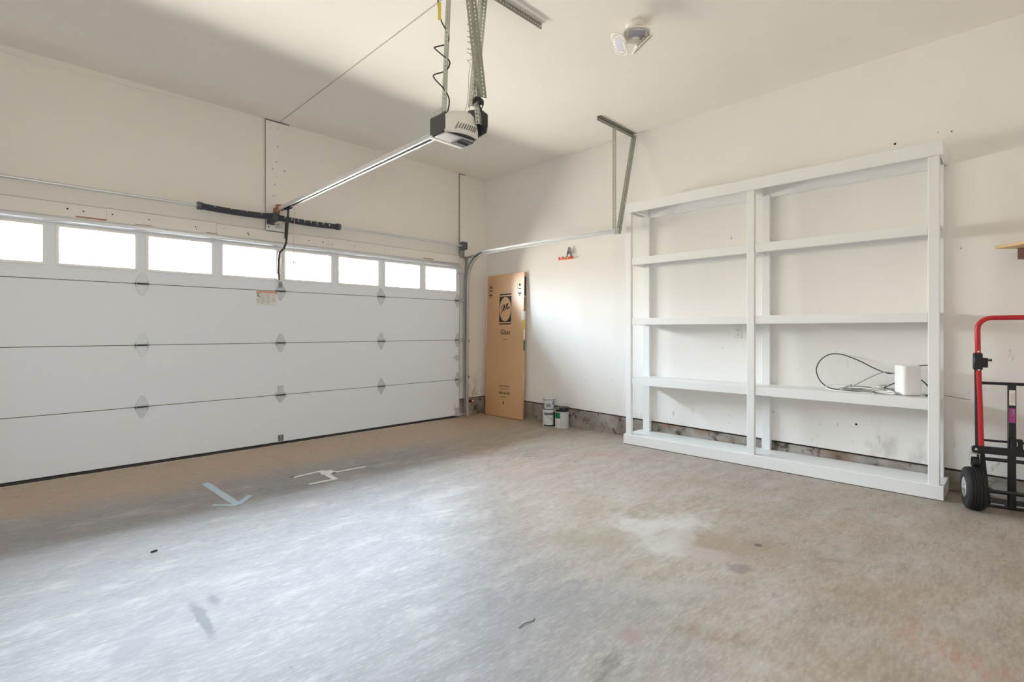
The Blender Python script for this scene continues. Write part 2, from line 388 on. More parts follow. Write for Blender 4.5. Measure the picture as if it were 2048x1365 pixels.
    blob(4.25, 4.05, 0.28, 0.05, 5, (216, 206, 198), 0.7, 0.9, 0.4, 0.6)
    blob(3.25, 1.55, 0.55, 0.16, -48, (176, 150, 122), 0.45, 0.9, 0.6, 0.3)
    blob(2.35, 1.75, 0.30, 0.14, -30, (170, 158, 136), 0.5, 0.9, 0.6)
    blob(3.55, 0.85, 0.40, 0.10, -60, (196, 160, 136), 0.4, 0.9, 0.5, 0.4)
    blob(2.15, 1.10, 0.32, 0.09, -45, (212, 206, 200), 0.4, 0.9, 0.6, 0.3)
    blob(2.05, 0.45, 0.40, 0.16, -45, (176, 152, 128), 0.35, 0.9, 0.5, 0.4)
    t.bump(t.math('ADD', t.math('MULTIPLY', n4, 0.6), t.noise(120, 3)), 0.10, 0.002)
    ro = t.math('ADD', t.math('MULTIPLY', n3, 0.14), 0.42)
    return t.out(col, ro, 0, 0.32)
M['floor'] = floor_mat()

# ---------------------------------------------------------------- structure
def S(name, mb, mat, **k): return tag(mb.build(name, mat, smooth=False), kind='structure', **k)
S('floor', MB().box(XL - 0.3, XW + 0.3, YB - 0.3, YW + 0.3, -0.12, 0), M['floor'])
S('ceiling', MB().box(XL - 0.3, XW + 0.3, YB - 0.3, YW + 0.3, ZC, ZC + 0.12), M['ceiling'])
BX0, BX1, BZ0, BZ1 = 0.38, 0.82, 1.50, 1.98        # unseen window added behind the camera as soft fill for the door side
S('wall_back', MB().box(XL - 0.2, BX0, YB - 0.15, YB, 0, ZC).box(BX1, XW + 0.2, YB - 0.15, YB, 0, ZC).box(BX0, BX1, YB - .15, YB, 0, BZ0).box(BX0, BX1, YB - .15, YB, BZ1, ZC), M['wall'])
S('wall_left', MB().box(XL - 0.15, XL, YB, YW + 0.2, 0, ZC), M['wall'])
def ctop(y): return 0.146 + 0.0186 * y          # the foundation curb rises slightly towards the door
mb = MB()                                       # shelf-side drywall, its lower edge hangs above the curb
y0, y1 = YB - .15, YW + 0.2
mb.add([(XW, y0, ctop(y0) + 0.016), (XW, y1, ctop(y1) + 0.016), (XW, y1, ZC), (XW, y0, ZC),
        (XW + 0.16, y0, ctop(y0) + 0.016), (XW + 0.16, y1, ctop(y1) + 0.016), (XW + 0.16, y1, ZC), (XW + 0.16, y0, ZC)],
       [(0, 1, 2, 3), (7, 6, 5, 4), (0, 4, 5, 1), (2, 6, 7, 3), (0, 3, 7, 4), (1, 5, 6, 2)])
wr = S('wall_right', mb, M['wall'])
mb = MB()
mb.add([(XW + 0.003, y0, -.02), (XW + 0.003, y1, -.02), (XW + 0.003, y1, ctop(y1)), (XW + 0.003, y0, ctop(y0)),
        (XW + 0.2, y0, -.02), (XW + 0.2, y1, -.02), (XW + 0.2, y1, ctop(y1)), (XW + 0.2, y0, ctop(y0))],
       [(0, 1, 2, 3), (7, 6, 5, 4), (0, 4, 5, 1), (2, 6, 7, 3), (0, 3, 7, 4), (1, 5, 6, 2)])
S('baseboard_right', mb, M['curb'], label='dirty concrete foundation curb under the shelf wall')
mb = MB().box(XW + 0.03, XW + 0.05, YB, YW, 0.12, 0.30)
S('trim_8', mb, M['sill'], label='dark sill plate seen in the gap above the curb')
DX0, DX1, DZ = -0.42, 4.452, 2.125               # garage door leaf
OX0, OX1, OZ = DX0 + .03, DX1 - .03, DZ - .025   # opening behind it
mb = MB()
mb.box(XL - .1, OX0, YW, YW + .16, 0, ZC).box(OX0, OX1, YW, YW + .16, OZ, ZC)
mb.box(OX1, XW + .1, YW, YW + .16, 0.246, ZC)
S('wall_front', mb, M['wall_front'])
S('baseboard_front', MB().box(OX1 + .02, XW + .05, YW + .002, YW + .16, -.02, 0.232), M['curb'], label='concrete curb beside the garage door')
S('trim_7', MB().box(OX1, XW, YW + .03, YW + .06, 0.20, 0.30), M['sill'])

def nail_heads(parent, spots, axis='y', off=0.0):
    mb = MB()
    for a, z, r in spots:
        if axis == 'y': mb.cyl((a, off + .001, z), (a, off - .0012, z), r, 7)
        else: mb.cyl((off + .001, a, z), (off - .0012, a, z), r, 7)
    return tag(mb.build('nail_head', M['hole'], parent), kind='stuff')
b1 = S('trim_1', MB().box(1.912, 2.150, YW - .020, YW, 2.225, ZC - .012), M['wall_front'], label='vertical white board over the middle of the garage door')
nail_heads(b1, [(1.96, 3.30, .004), (2.03, 3.31, .004), (2.03, 3.12, .005), (2.02, 2.96, .005), (1.98, 2.88, .005), (2.10, 2.88, .006),
                (2.02, 2.80, .004), (2.0, 2.72, .005), (2.12, 2.68, .004), (1.99, 2.60, .005), (1.94, 2.27, .008), (2.12, 2.50, .004), (2.0, 2.5, .004)], off=YW - .020)
b2 = S('trim_2', MB().box(4.478, 4.575, YW - .022, YW, 0.25, ZC - .020), M['wall_front'], label='narrow vertical white board at the end of the garage door')
nail_heads(b2, [(4.51, 3.32, .004), (4.54, 3.31, .004), (4.52, 3.15, .004), (4.54, 2.98, .004), (4.53, 2.80, .005), (4.52, 2.64, .004)], off=YW - .022)
mb = MB(); xs = [DX0 - .1, 0.62, 1.46, 2.58, 3.30, 4.476]
for a, b, dz in zip(xs[:-1], xs[1:], (0, .004, -.002, .003, 0)): mb.box(a + .001, b - .001, YW - .020, YW, 2.118 + dz * .3, 2.234 + dz)
b3 = S('trim_3', mb, M['wall_front'], label='horizontal white header boards above the garage door')
nail_heads(b3, [(0.37, 2.19, .007), (0.47, 2.185, .006), (0.66, 2.19, .006), (0.92, 2.185, .005), (1.28, 2.175, .006), (1.29, 2.155, .005), (1.52, 2.19, .004), (1.74, 2.175, .007),
                (1.75, 2.16, .006), (2.36, 2.18, .005), (2.52, 2.185, .007), (2.63, 2.17, .005), (2.9, 2.18, .005), (3.1, 2.17, .004), (3.6, 2.18, .004)], off=YW - .020)
mb = MB()
for x, z, a in ((.52, 2.135, .10), (.88, 2.128, .06), (1.42, 2.13, .05), (3.95, 2.14, .08)): mb.box(x - a, x + a, YW - .0206, YW - .019, z - .006, z + .006)
tag(mb.build('bare_wood_scrape', M['rust'], b3, smooth=False), kind='stuff')
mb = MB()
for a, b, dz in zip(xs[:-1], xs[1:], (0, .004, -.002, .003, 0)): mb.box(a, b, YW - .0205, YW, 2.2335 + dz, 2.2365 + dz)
mb.build('joint_shade_line', M['edge_shade'], b3, smooth=False)  # thin dark strips stand in for the shadow line above the header boards
MB().box(1.9102, 1.9118, YW - .0205, YW, 2.237, ZC - .012).build('joint_shade_line', M['edge_shade'], b1, smooth=False)
MB().box(1.912, 2.150, YW - .019, YW, ZC - .012, ZC - .006).build('joint_shade_line', M['hole'], b1, smooth=False)
MB().box(4.4762, 4.4778, YW - .0225, YW, 2.25, ZC - .02).build('joint_shade_line', M['edge_shade'], b2, smooth=False)
MB().box(4.478, 4.575, YW - .020, YW, ZC - .020, ZC - .012).build('joint_shade_line', M['hole'], b2, smooth=False)
# taped drywall joints: along the door-wall/ceiling corner and across the ceiling
mb = MB(); n = 24
for i in range(n):
    xa, xb = XL + (1.91 - XL) * i / n, XL + (1.91 - XL) * (i + 1) / n
    d0 = .060 * (1 - (i / n) ** 3) + .008 * math.sin(i * 1.3); d1 = .060 * (1 - ((i + 1) / n) ** 3) + .008 * math.sin((i + 1) * 1.3)
    d0, d1 = max(d0, .006), max(d1, .006)
    mb.add([(xa, YW, ZC), (xb, YW, ZC), (xb, YW, ZC - d1), (xa, YW, ZC - d0), (xa, YW - .006, ZC), (xb, YW - .006, ZC), (xb, YW - .006, ZC - d1), (xa, YW - .006, ZC - d0)],
           [(4, 5, 6, 7), (3, 2, 6, 7), (0, 3, 7, 4), (1, 5, 6, 2), (0, 1, 5, 4)])
S('trim_4', mb, M['wall_front'], label='taped joint under the ceiling above the garage door')
S('trim_5', MB().box(2.046, 2.054, YB, YW, ZC - .003, ZC + .01), M['seam'], label='taped drywall seam across the ceiling')
mb = MB()
nail_heads(wr, [(0.701, 2.670, .009), (0.362, 2.675, .005), (0.44, 2.69, .003), (1.977, 2.102, .004), (1.977, 2.085, .005), (3.870, 1.02, .004), (3.71, .60, .004),
                (1.60, 0.45, .005), (0.96, 0.42, .009), (3.3, 1.1, .003), (0.31, 1.80, .004)], 'x', XW)

# ---------------------------------------------------------------- garage door
door = thing('door_1', 'wide white sectional garage door with a row of bright windows', 'garage door', (0, YD, 0), kind='structure')
joints = [0.028, 0.522, 1.066, 1.607, DZ]
T = .045
secs = []
for i in range(4):
    z0, z1 = joints[i], joints[i + 1]; mb = MB()
    g = .0032
    if i < 3:
        mb.box(DX0, DX1, 0, T, z0 + (g if i else 0), z1 - g)
        MB().box(DX0, DX1, .007, T, z1 - g, z1 + g).build('joint_seal', M['joint'], door, smooth=False)
        if i == 0: mb.box(DX0, DX1, 0, T, z0, z0 + .004)
    else:
        mb.box(DX0, DX1, 0, T, z0 + g, WZ0).box(DX0, DX1, 0, T, WZ1, z1)
        e = [DX0] + [q for c in WINDOWS for q in (c - WHW, c + WHW)] + [DX1]
        for a, b in zip(e[0::2], e[1::2]):
            mb.box(a, b, 0, T, WZ0, WZ1)
    s_ = mb.build('door_section', M['door'], door, smooth=False); secs.append(s_)
frame_me = pane_me = None
for c in WINDOWS:
    if frame_me is None:
        mb = MB(); o, i_ = WHW + .012, WHW - .016
        zo0, zo1, zi0, zi1 = WZ0 - .012, WZ1 + .012, WZ0 + .016, WZ1 - .016
        rings = [(-o, o, zo0, zo1, .004), (-o + .002, o - .002, zo0 + .002, zo1 - .002, -.010), (-o + .022, o - .022, zo0 + .022, zo1 - .022, -.010), (-i_, i_, zi0, zi1, .016), (-i_, i_, zi0, zi1, T * .8), (-o, o, zo0, zo1, T * .8)]
        mb.add([p for a, b, c0, c1, y in rings for p in ((a, y, c0), (b, y, c0), (b, y, c1), (a, y, c1))], [(4 * r + k, 4 * r + (k + 1) % 4, 4 * ((r + 1) % 6) + (k + 1) % 4, 4 * ((r + 1) % 6) + k) for r in range(6) for k in range(4)])
        f = mb.build('window_frame', M['frame'], secs[3], smooth=False); frame_me = f.data
        p = MB().box(-i_ - .003, i_ + .003, .018, .022, zi0 - .003, zi1 + .003).build('window_pane', M['glass'], secs[3], smooth=False); pane_me = p.data
        mb = MB()
        for x, z in [(-o + .008, zo0 + .008), (o - .008, zo0 + .008), (-o + .008, zo1 - .008), (o - .008, zo1 - .008), (-.10, zo0 + .008), (.08, zo0 + .008), (-.10, zo1 - .008), (.08, zo1 - .008), (-o + .007, (zo0 + zo1) / 2), (o - .007, (zo0 + zo1) / 2)]:
            mb.cyl((x, -.009, z), (x, -.0115, z), .0028, 7)
        s = mb.build('frame_screw', M['galv'], secs[3]); tag(s, kind='stuff'); screw_me = s.data
    else:
        f = bpy.data.objects.new('window_frame', frame_me); p = bpy.data.objects.new('window_pane', pane_me); s = bpy.data.objects.new('frame_screw', screw_me)
        tag(s, kind='stuff')
        for q in (f, p, s): C.objects.link(q); q.parent = secs[3]
    for q in (f, p, s): q.location.x = c
# top strut, bottom seal
prof = [(-.030, 0), (-.030, -.012), (-.022, -.012), (-.014, -.038), (.014, -.038), (.022, -.012), (.030, -.012), (.030, 0)]
mb = MB().prism(prof, (DX0, 0, 2.092), (0, 0, 1), (0, 1, 0), (1, 0, 0), DX1 - DX0 - .02)
mb.build('top_strut', M['galv'], door, bevel=.0015)
MB().box(DX0, DX1, .004, .046, 0.002, 0.0285).build('bottom_seal', M['seal'], door, bevel=.004)
# hinges
def hinge_mesh(square=False, w=.043, h=.098):
    mb = MB()
    up = [(-w, .012), (-w, .030), (-.016, h - .006), (-.010, h), (.010, h), (.016, h - .006), (w, .030), (w, .012)]
    if square: up = [(-.030, .012), (-.030, .098), (.030, .098), (.030, .012)]
    dn = [(a, -b) for a, b in up] if not square else [(a, -b) for a, b in [(-w, .012), (-w, .030), (-.010, h - .02), (.010, h - .02), (w, .030), (w, .012)]]
    mb.prism(up, (0, 0, 0), (1, 0, 0), (0, 0, 1), (0, -1, 0), .004)
    mb.prism(dn, (0, 0, 0), (1, 0, 0), (0, 0, 1), (0, -1, 0), .004)
    for sx in (-1, 1):                                   # side flanges
        x = sx * w
        mb.prism([(0, -.034), (0, .034), (-.014, .020), (-.020, 0), (-.014, -.020)], (x - .002, 0, 0), (0, 1, 0), (0, 0, 1), (1, 0, 0), .004)
    mb.box(-w, w, -.006, -.002, -.014, .014)
    return mb
def bolts(mb, spots, r=.006, y=-.004):
    for x, z in spots: mb.cyl((x, y, z), (x, y - .005, z), r, 6)
    return mb
hx = [0.862, 2.050, 3.234]
proto = {}
def hinge(x, z, square=False):
    k = square
    if k not in proto:
        o = hinge_mesh(square).build('hinge', M['hinge'], door, bevel=.001)
        p = MB().cyl((-.052, -.012, 0), (.052, -.012, 0), .007, 8).build('hinge_pin', M['dark_metal'], o)
        b = bolts(MB(), [(0, .080), (0, .045), (-.022, .034), (.022, .034), (0, -.045), (0, -.078)][:6 if not square else 5]).build('hinge_bolt', M['galv'], o); tag(b, kind='stuff')
        proto[k] = o
    else: o = copy_tree(proto[k], door)
    o.location = (x, 0, z); return o
for x in hx:
    for j in (1, 2, 3): hinge(x, joints[j], square=(j == 1 and x == hx[1]))
for j in (1, 2, 3):
    o = hinge(DX1 - .035, joints[j])
    r = MB().cyl((.0, -.020, 0), (.085, -.020, 0), .006, 8).lathe([(.012, .075), (.021, .078), (.021, .092), (.012, .095)], (0, -.020, 0), 'x', 12).build('roller', M['galv'], o)
# top roller bracket, bottom bracket, lift handle, slide lock
mb = MB().box(4.38, 4.45, -.004, 0, 1.985, 2.075).box(4.40, 4.444, -.022, -.004, 2.00, 2.05); mb.cyl((4.40, -.03, 1.99), (4.53, -.03, 1.99), .006, 8).lathe([(.016, 4.36), (.016, 4.40)], (0, -.03, 1.99), 'x', 12)
mb.build('top_roller_bracket', M['galv'], door, bevel=.0015)
mb = MB().box(4.375, 4.445, -.005, 0, .02, .135).box(4.39, 4.45, -.03, -.005, .02, .06).cyl((4.41, -.03, .045), (4.53, -.03, .045), .007, 8)
bolts(mb, [(4.39, .12), (4.425, .12), (4.41, .09)]); mb.build('bottom_bracket', M['hinge'], door, bevel=.0015)
mb = MB().box(2.025, 2.080, -.004, 0, .038, .105).box(2.03, 2.038, -.022, -.004, .045, .10).box(2.066, 2.074, -.022, -.004, .045, .10).box(2.03, 2.074, -.022, -.018, .05, .07)
mb.build('step_plate', M['angle'], door, bevel=.001)
mb = MB().box(4.385, 4.45, -.012, 0, .785, .860).box(4.35, 4.46, -.018, -.012, .815, .830).cyl((4.33, -.012, .822), (4.385, -.012, .822), .006, 8)
mb.build('slide_lock', M['hinge'], door, bevel=.0015)
# centre stile with the opener bracket
mb = MB().box(2.030, 2.068, -.004, 0, 1.64, 2.06).box(2.004, 2.012, -.05, -.004, 1.72, 1.78).box(2.026, 2.034, -.05, -.004, 1.72, 1.78).box(2.0, 2.04, -.006, 0, 1.70, 1.80)
mb.build('opener_bracket', M['galv'], door, bevel=.001)
# printed warning label
lab = MB().rect(1.812, 2.006, 1.452, 1.600).build('warning_label', M['label'], door, smooth=False); tag(lab, 'white warning label with a faded orange header strip')
MB().rect(1.812, 2.006, 1.580, 1.600, -.0004).build('orange_header', M['orange_print'], lab, smooth=False)
mb = MB(); mb.rect(1.814, 1.830, 1.571, 1.577, -.0006).rect(1.834, 1.850, 1.571, 1.577, -.0006)
mb.ribbon([(1.822, 1.563), (1.834, 1.556), (1.840, 1.546), (1.850, 1.535)], .006, -.0006).ribbon([(1.834, 1.556), (1.822, 1.552), (1.818, 1.545)], .004, -.0006).ribbon([(1.838, 1.549), (1.830, 1.538)], .005, -.0006)
mb.build('falling_figure_symbol', M['print_black'], lab, smooth=False)
mb = MB()
for c0, c1 in ((1.858, 1.900), (1.908, 1.952)):
    for k in range(9): mb.rect(c0, c1 - .006 * (k % 3), 1.568 - k * .0115, 1.571 - k * .0115, -.0006)
for k in range(4): mb.rect(1.816, 1.850, 1.515 - k * .011, 1.518 - k * .011, -.0006); mb.rect(1.962, 1.998, 1.525 - k * .011, 1.528 - k * .011, -.0006)
mb.ribbon([(1.98 + .016 * math.cos(a), 1.556 + .014 * math.sin(a)) for a in [2 * PI * k / 14 for k in range(15)]], .002, -.0006)
mb.build('fine_print', M['print_grey'], lab, smooth=False)['kind'] = 'stuff'
lab = MB().rect(4.352, 4.374, .090, .205).build('side_label', M['label'], door, smooth=False)
mb = MB()
for k in range(6): mb.rect(4.354, 4.372, .098 + k * .017, .106 + k * .017, -.0004)
mb.build('orange_lines', M['orange_print'], lab, smooth=False)

# ---------------------------------------------------------------- torsion spring assembly
SY, SZ = 5.40, 2.357
ts = thing('torsion_spring_assembly', 'dark coil springs on a long steel shaft above the garage door', 'spring', (0, SY, SZ))
MB().cyl((DX0 - .1, 0, 0), (4.515, 0, 0), .0125, 12).build('shaft', M['galv'], ts)
def coil(x0, x1, sag):
    n = 62; pr = []; mb = MB()
    pts = []; rr = []
    for i in range(n * 2 + 1):
        x = x0 + (x1 - x0) * i / (2 * n); u = i / (2 * n)
        e = min(u, 1 - u) * (x1 - x0)
        r = .0285 + (.006 if e < .03 else 0) + (.0022 if i % 2 else -.0006)
        pts.append((x, 0, -.010 * math.sin(PI * u) * sag)); rr.append(r)
    mb.tube(pts, rr, 14); return mb
for a, b in ((1.285, 1.945), (1.975, 2.655)):
    sp = coil(a, b, 1.0).build('spring', M['spring'], ts)
    mb = MB()
    if a > 1.5:
        for k in range(8):
            x = a + .08 + k * .068
            mb.obox((x, -.0315, .004 - (k % 3) * .006), ((1, 0, .3), (0, 1, 0), (-.3, 0, 1)), (.003, .0012, .012)); mb.box(x, x + .016, -.0325, -.031, .008, .012)
    else:
        for k in range(4): mb.box(a + .12 + k * .14, a + .128 + k * .14, -.0325, -.031, .004, .012)
    tag(mb.build('chalk_mark', M['chalk'], sp, smooth=False), kind='stuff')
mb = MB().box(1.951, 1.957, -.045, .115, -.060, .050).box(1.963, 1.969, -.045, .04, -.055, .045).lathe([(.038, 1.940), (.038, 1.950), (.030, 1.951)], (0, 0, 0), 'x', 16).lathe([(.030, 1.969), (.040, 1.970), (.040, 1.982)], (0, 0, 0), 'x', 16)
mb.box(1.92, 2.0, .096, .102, -.065, .055)
mb.build('anchor_bracket', M['drum'], ts, bevel=.001)
for x, d in ((1.283, 1), (2.657, -1)):
    MB().lathe([(.030, x - .014), (.037, x - .012), (.037, x + .012), (.030, x + .014)], (0, 0, 0), 'x', 14).build('winding_cone', M['drum'], ts)
MB().lathe([(.020, 4.425), (.052, 4.428), (.060, 4.436), (.050, 4.441), (.050, 4.470), (.060, 4.476), (.056, 4.484), (.020, 4.487)], (0, 0, 0), 'x', 24).build('cable_drum', M['drum'], ts)
MB().box(4.495, 4.500, -.04, .100, -.05, .05).box(4.47, 4.56, .096, .102, -.15, .05).build('bearing_plate', M['angle'], ts, bevel=.001)
MB().tube([(4.448, -.052, 0), (4.448, .03, -.3), (4.440, .066, -1.0), (4.440, .066, -2.25)], .0018, 5).build('lift_cable', M['angle'], ts)
lab = MB().rect(2.006, 2.078, -.095, -.045, .101).build('spring_label', M['label'], ts, smooth=False); tag(lab, 'small white warning label on the board below the springs')
MB().rect(2.010, 2.050, -.056, -.048, .1005).build('brown_header', M['brown_print'], lab, smooth=False)
mb = MB()
for k in range(4): mb.rect(2.010, 2.05 + .02 * (k % 2), -.066 - k * .007, -.063 - k * .007, .1005)
mb.build('fine_print', M['print_grey'], lab, smooth=False)['kind'] = 'stuff'

# ---------------------------------------------------------------- perforated angle iron
def perf_strip(mb, p0, p1, wdir, w, t=.0022, pitch=.0245, hole=.0052, ndir=None):
    p0, p1 = Vector(p0), Vector(p1); d = p1 - p0; L = d.length; d.normalize(); wd = Vector(wdir); wd = (wd - d * wd.dot(d)).normalized(); nd = d.cross(wd) * t
    n = max(1, round(L / pitch)); s = L / n; h0 = w * .52
    for i in range(n):
        c = p0 + d * (s * (i + .5)) + wd * h0
        sq = [(-s / 2, -h0), (0, -h0), (s / 2, -h0), (s / 2, 0), (s / 2, w - h0), (0, w - h0), (-s / 2, w - h0), (-s / 2, 0)]
        oc = [(hole * 1.35 * math.cos(a), hole * math.sin(a)) for a in [R(-135 + 45 * k) for k in range(8)]]
        A = [c + d * u + wd * v for u, v in sq]; B = [c + d * u + wd * v for u, v in oc]
        fs = []
        for k in range(8):
            l = (k + 1) % 8
            fs += [(k, l, 8 + l, 8 + k), (16 + l, 16 + k, 24 + k, 24 + l), (8 + k, 8 + l, 24 + l, 24 + k)]
        for k in (0, 1, 4, 5): fs.append((k, k + 16, k + 17, k + 1))
        if i == 0: fs += [(6, 7, 23, 22), (7, 0, 16, 23)]
        if i == n - 1: fs += [(2, 3, 19, 18), (3, 4, 20, 19)]
        mb.add(A + B + [q + nd for q in A] + [q + nd for q in B], fs)
    return mb
def perf_angle(p0, p1, a, b, w=.034):
    mb = MB(); perf_strip(mb, p0, p1, a, w); perf_strip(mb, p0, p1, b, w); return mb

# ---------------------------------------------------------------- door track by the shelf wall
tr = thing('door_track', 'galvanised garage door track curving from the floor up and back along the shelf wall', 'track')
TX = 4.545
path = [(TX, 5.44, .005), (TX, 5.44, .6), (TX, 5.435, 1.2), (TX, 5.425, 1.80), (TX, 5.415, 1.90)]
cy, cz, rad = 5.415 - .34, 1.90, .34
path += [(TX, cy + rad * math.cos(a), cz + rad * math.sin(a)) for a in [R(8 * k) for k in range(1, 12)]]
path += [(TX, 4.6, 2.245), (TX, 3.8, 2.243), (TX, 3.02, 2.240)]
prof = [(.026, -.018), (-.014, -.027), (-.020, -.027), (-.020, -.018), (-.016, -.018), (-.016, -.023), (.020, -.014), (.020, .020), (-.016, .023), (-.016, .018), (-.020, .018), (-.020, .027), (-.014, .027), (.026, .024)]
MB().sweep(prof, path, (1, 0, 0)).build('rail', M['galv'], tr)
MB().box(TX + .027, TX + .031, 5.44, 5.50, .25, 2.20).box(TX + .027, TX + .060, 5.496, 5.50, .25, 2.20).build('jamb_angle', M['angle_light'], tr)
for z in (.55, 1.05, 1.55): MB().box(TX + .024, TX + .032, 5.415, 5.47, z - .02, z + .02).cyl((TX + .020, 5.44, z), (TX + .04, 5.44, z), .008, 6).build('track_bolt', M['dark_metal'], tr, bevel=.001)
perf_angle((TX + .01, 5.49, 2.195), (TX + .01, 5.20, 2.205), (0, 0, 1), (-1, 0, 0), .03).build('corner_brace', M['angle'], tr)
perf_angle((4.285, 3.055, ZC), (4.965, 3.055, ZC), (0, 0, -1), (0, -1, 0), .040).build('ceiling_angle', M['angle'], tr)
perf_strip(MB(), (4.600, 3.035, 2.225), (4.600, 3.035, ZC - .035), (-.35, .94, 0), .040).build('hanger_strap', M['angle_light'], tr)
perf_angle((4.590, 2.995, 2.225), (4.925, 3.010, ZC - .03), (0, 1, 0), (1, 0, 0), .036).build('diagonal_brace', M['angle'], tr)
MB().cyl((4.535, 3.02, 2.245), (4.62, 3.02, 2.245), .009, 6).box(4.555, 4.60, 3.0, 3.045, 2.215, 2.275).build('end_bolt', M['galv'], tr, bevel=.001)

# ---------------------------------------------------------------- opener
op = thing('garage_door_opener', 'ceiling hung garage door opener with a white vented cover and long rail', 'door opener')
rp = [(-.026, 0), (-.026, .034), (.026, .034), (.026, 0), (.013, 0), (.013, .004), (.022, .004), (.022, .030), (-.022, .030), (-.022, .004), (-.013, .004), (-.013, 0)]
RA, RB = Vector((2.030, 5.455, 2.436)), Vector((2.062, 2.66, 2.500))
MB().sweep(rp, [RA, RB], (1, 0, 0)).build('rail', M['galv'], op)
d = RB - RA
MB().bar(RA + Vector((0, 0, .016)), RB + Vector((0, 0, .016)), (1, 0, 0), .016, .012).build('drive_belt', M['dark'], op)
MB().box(1.985, 2.035, 5.45, YW - .02, 2.405, 2.470).box(1.995, 2.06, 5.41, 5.46, 2.455, 2.50).build('header_bracket', M['rust'], op, bevel=.002)
# motor body
mb = MB(); UX0, UX1 = 1.930, 2.190
sec = [(2.675, 2.440), (2.675, 2.552), (2.515, 2.552), (2.515, 2.447), (2.530, 2.438), (2.655, 2.430)]
mb.prism(sec, (UX0, 0, 0), (0, 1, 0), (0, 0, 1), (1, 0, 0), UX1 - UX0); mb.build('motor_housing', M['opener_dark'], op, bevel=.004)
# bowed white cover with vents: columns across x
mb = MB(); n = 14; rows = []
zb, thick = 2.428, .004
for i in range(n + 1):
    u = i / n; x = UX0 + .003 + (UX1 + .012 - UX0 - .003) * u
    yb = 2.508 - .032 * math.sin(PI * min(1, u * 1.05)) + (.012 if u > .95 else 0)
    zt = 2.548 + .045 * math.sin(min(1, u * 1.35) * PI / 2) - (.055 * max(0, (u - .72) / .28) ** 2.2)
    zbb = zb + .020 * u
    rows.append([(x, yb + .012, zbb), (x, yb, zbb + .012), (x, yb - .004, (zbb + zt) / 2), (x, yb + .004, zt - .014), (x, yb + .020, zt), (x, 2.60, zt - .004)])
vs = [p for r in rows for p in r]; k = len(rows[0])
fs = [(i * k + j, i * k + j + 1, (i + 1) * k + j + 1, (i + 1) * k + j) for i in range(n) for j in range(k - 1)]
fs += [tuple(range(k)), tuple(n * k + j for j in range(k - 1, -1, -1))] + [(i * k, (i + 1) * k, (i + 1) * k + k - 1, i * k + k - 1) for i in range(n)]
cov = mb.add(vs, fs).build('white_cover', M['opener_white'], op)
for q in range(9):
    u = .26 + q * .075; x = UX0 + (UX1 - UX0) * u; yb = 2.508 - .032 * math.sin(PI * u) - .006; z = 2.452 + .020 * u
    MB().obox((x, yb + .001, z + .018), ((.55, 0, 1), (0, 1, 0), (1, 0, -.55)), (.020 if q else .028, .002, .0016)).build('vent_slot', M['dark'], cov)
# underside lens and control panel
MB().box(UX0 + .012, UX1 - .02, 2.525, 2.650, 2.426, 2.436).build('light_lens', M['lens'], op, bevel=.003)
MB().box(UX0 - .004, UX1, 2.648, 2.682, 2.424, 2.440).build('lens_rim', M['opener_white'], op, bevel=.004)
cp = MB().box(UX1 - .11, UX1 - .012, 2.535, 2.645, 2.420, 2.430).build('control_panel', M['opener_dark'], op, bevel=.002)
for q in range(4): MB().cyl((UX1 - .095 + q * .022, 2.585, 2.421), (UX1 - .095 + q * .022, 2.585, 2.414), .0085, 10).build('control_button', M['dark'], cp)
# steel chassis on the far side
hexa = [(2.665, 2.500), (2.665, 2.665), (2.630, 2.680), (2.512, 2.654), (2.446, 2.598), (2.446, 2.523), (2.458, 2.482), (2.555, 2.470)]
mb = MB().prism(hexa, (2.215, 0, 0), (0, 1, 0), (0, 0, 1), (1, 0, 0), .012)
mb.box(2.185, 2.222, 2.52, 2.66, 2.475, 2.56).build('chassis', M['dark_metal'], op, bevel=.003)
# ceiling rail and hangers
perf_angle((1.84, 2.42, ZC), (2.715, 2.415, ZC), (0, 0, -1), (0, 1, 0), .042).build('ceiling_angle', M['angle'], op)
perf_strip(MB(), (1.932, 2.665, 2.556), (1.932, 2.500, 2.560), (0, 0, 1), .030).build('mounting_tab', M['angle_light'], op)
perf_angle((1.945, 2.570, 2.560), (1.915, 2.475, ZC - .03), (0, -1, 0), (1, 0, 0), .036).build('hanger_strap', M['angle_light'], op)
perf_angle((2.165, 2.440, 2.690), (2.055, 2.432, ZC - .02), (0, 1, 0), (1, 0, 0), .046).build('hanger_strap', M['angle'], op)
perf_angle((2.130, 2.492, 2.640), (2.200, 2.470, ZC - .02), (0, 1, 0), (1, 0, 0), .042).build('hanger_strap', M['angle_light'], op)
perf_angle((2.175, 2.470, 2.530), (2.150, 2.472, 2.760), (-1, .6, 0), (1, .3, 0), .026).build('hanger_strap', M['angle_light'], op)
mb = MB()
for z in (2.665, 2.678): mb.tube([(2.165 + .032 * math.cos(a), 2.472 + .026 * math.sin(a), z + .006 * math.sin(a * 2)) for a in [2 * PI * q / 14 for q in range(14)]], .008, 6, closed=True)
mb.tube([(2.150, 2.452, 2.655), (2.170, 2.452, 2.61), (2.180, 2.452, 2.585)], .005, 6).tube([(2.190, 2.452, 2.655), (2.165, 2.452, 2.60)], .004, 6)
mb.build('cord_bundle', M['cord_black'], op)
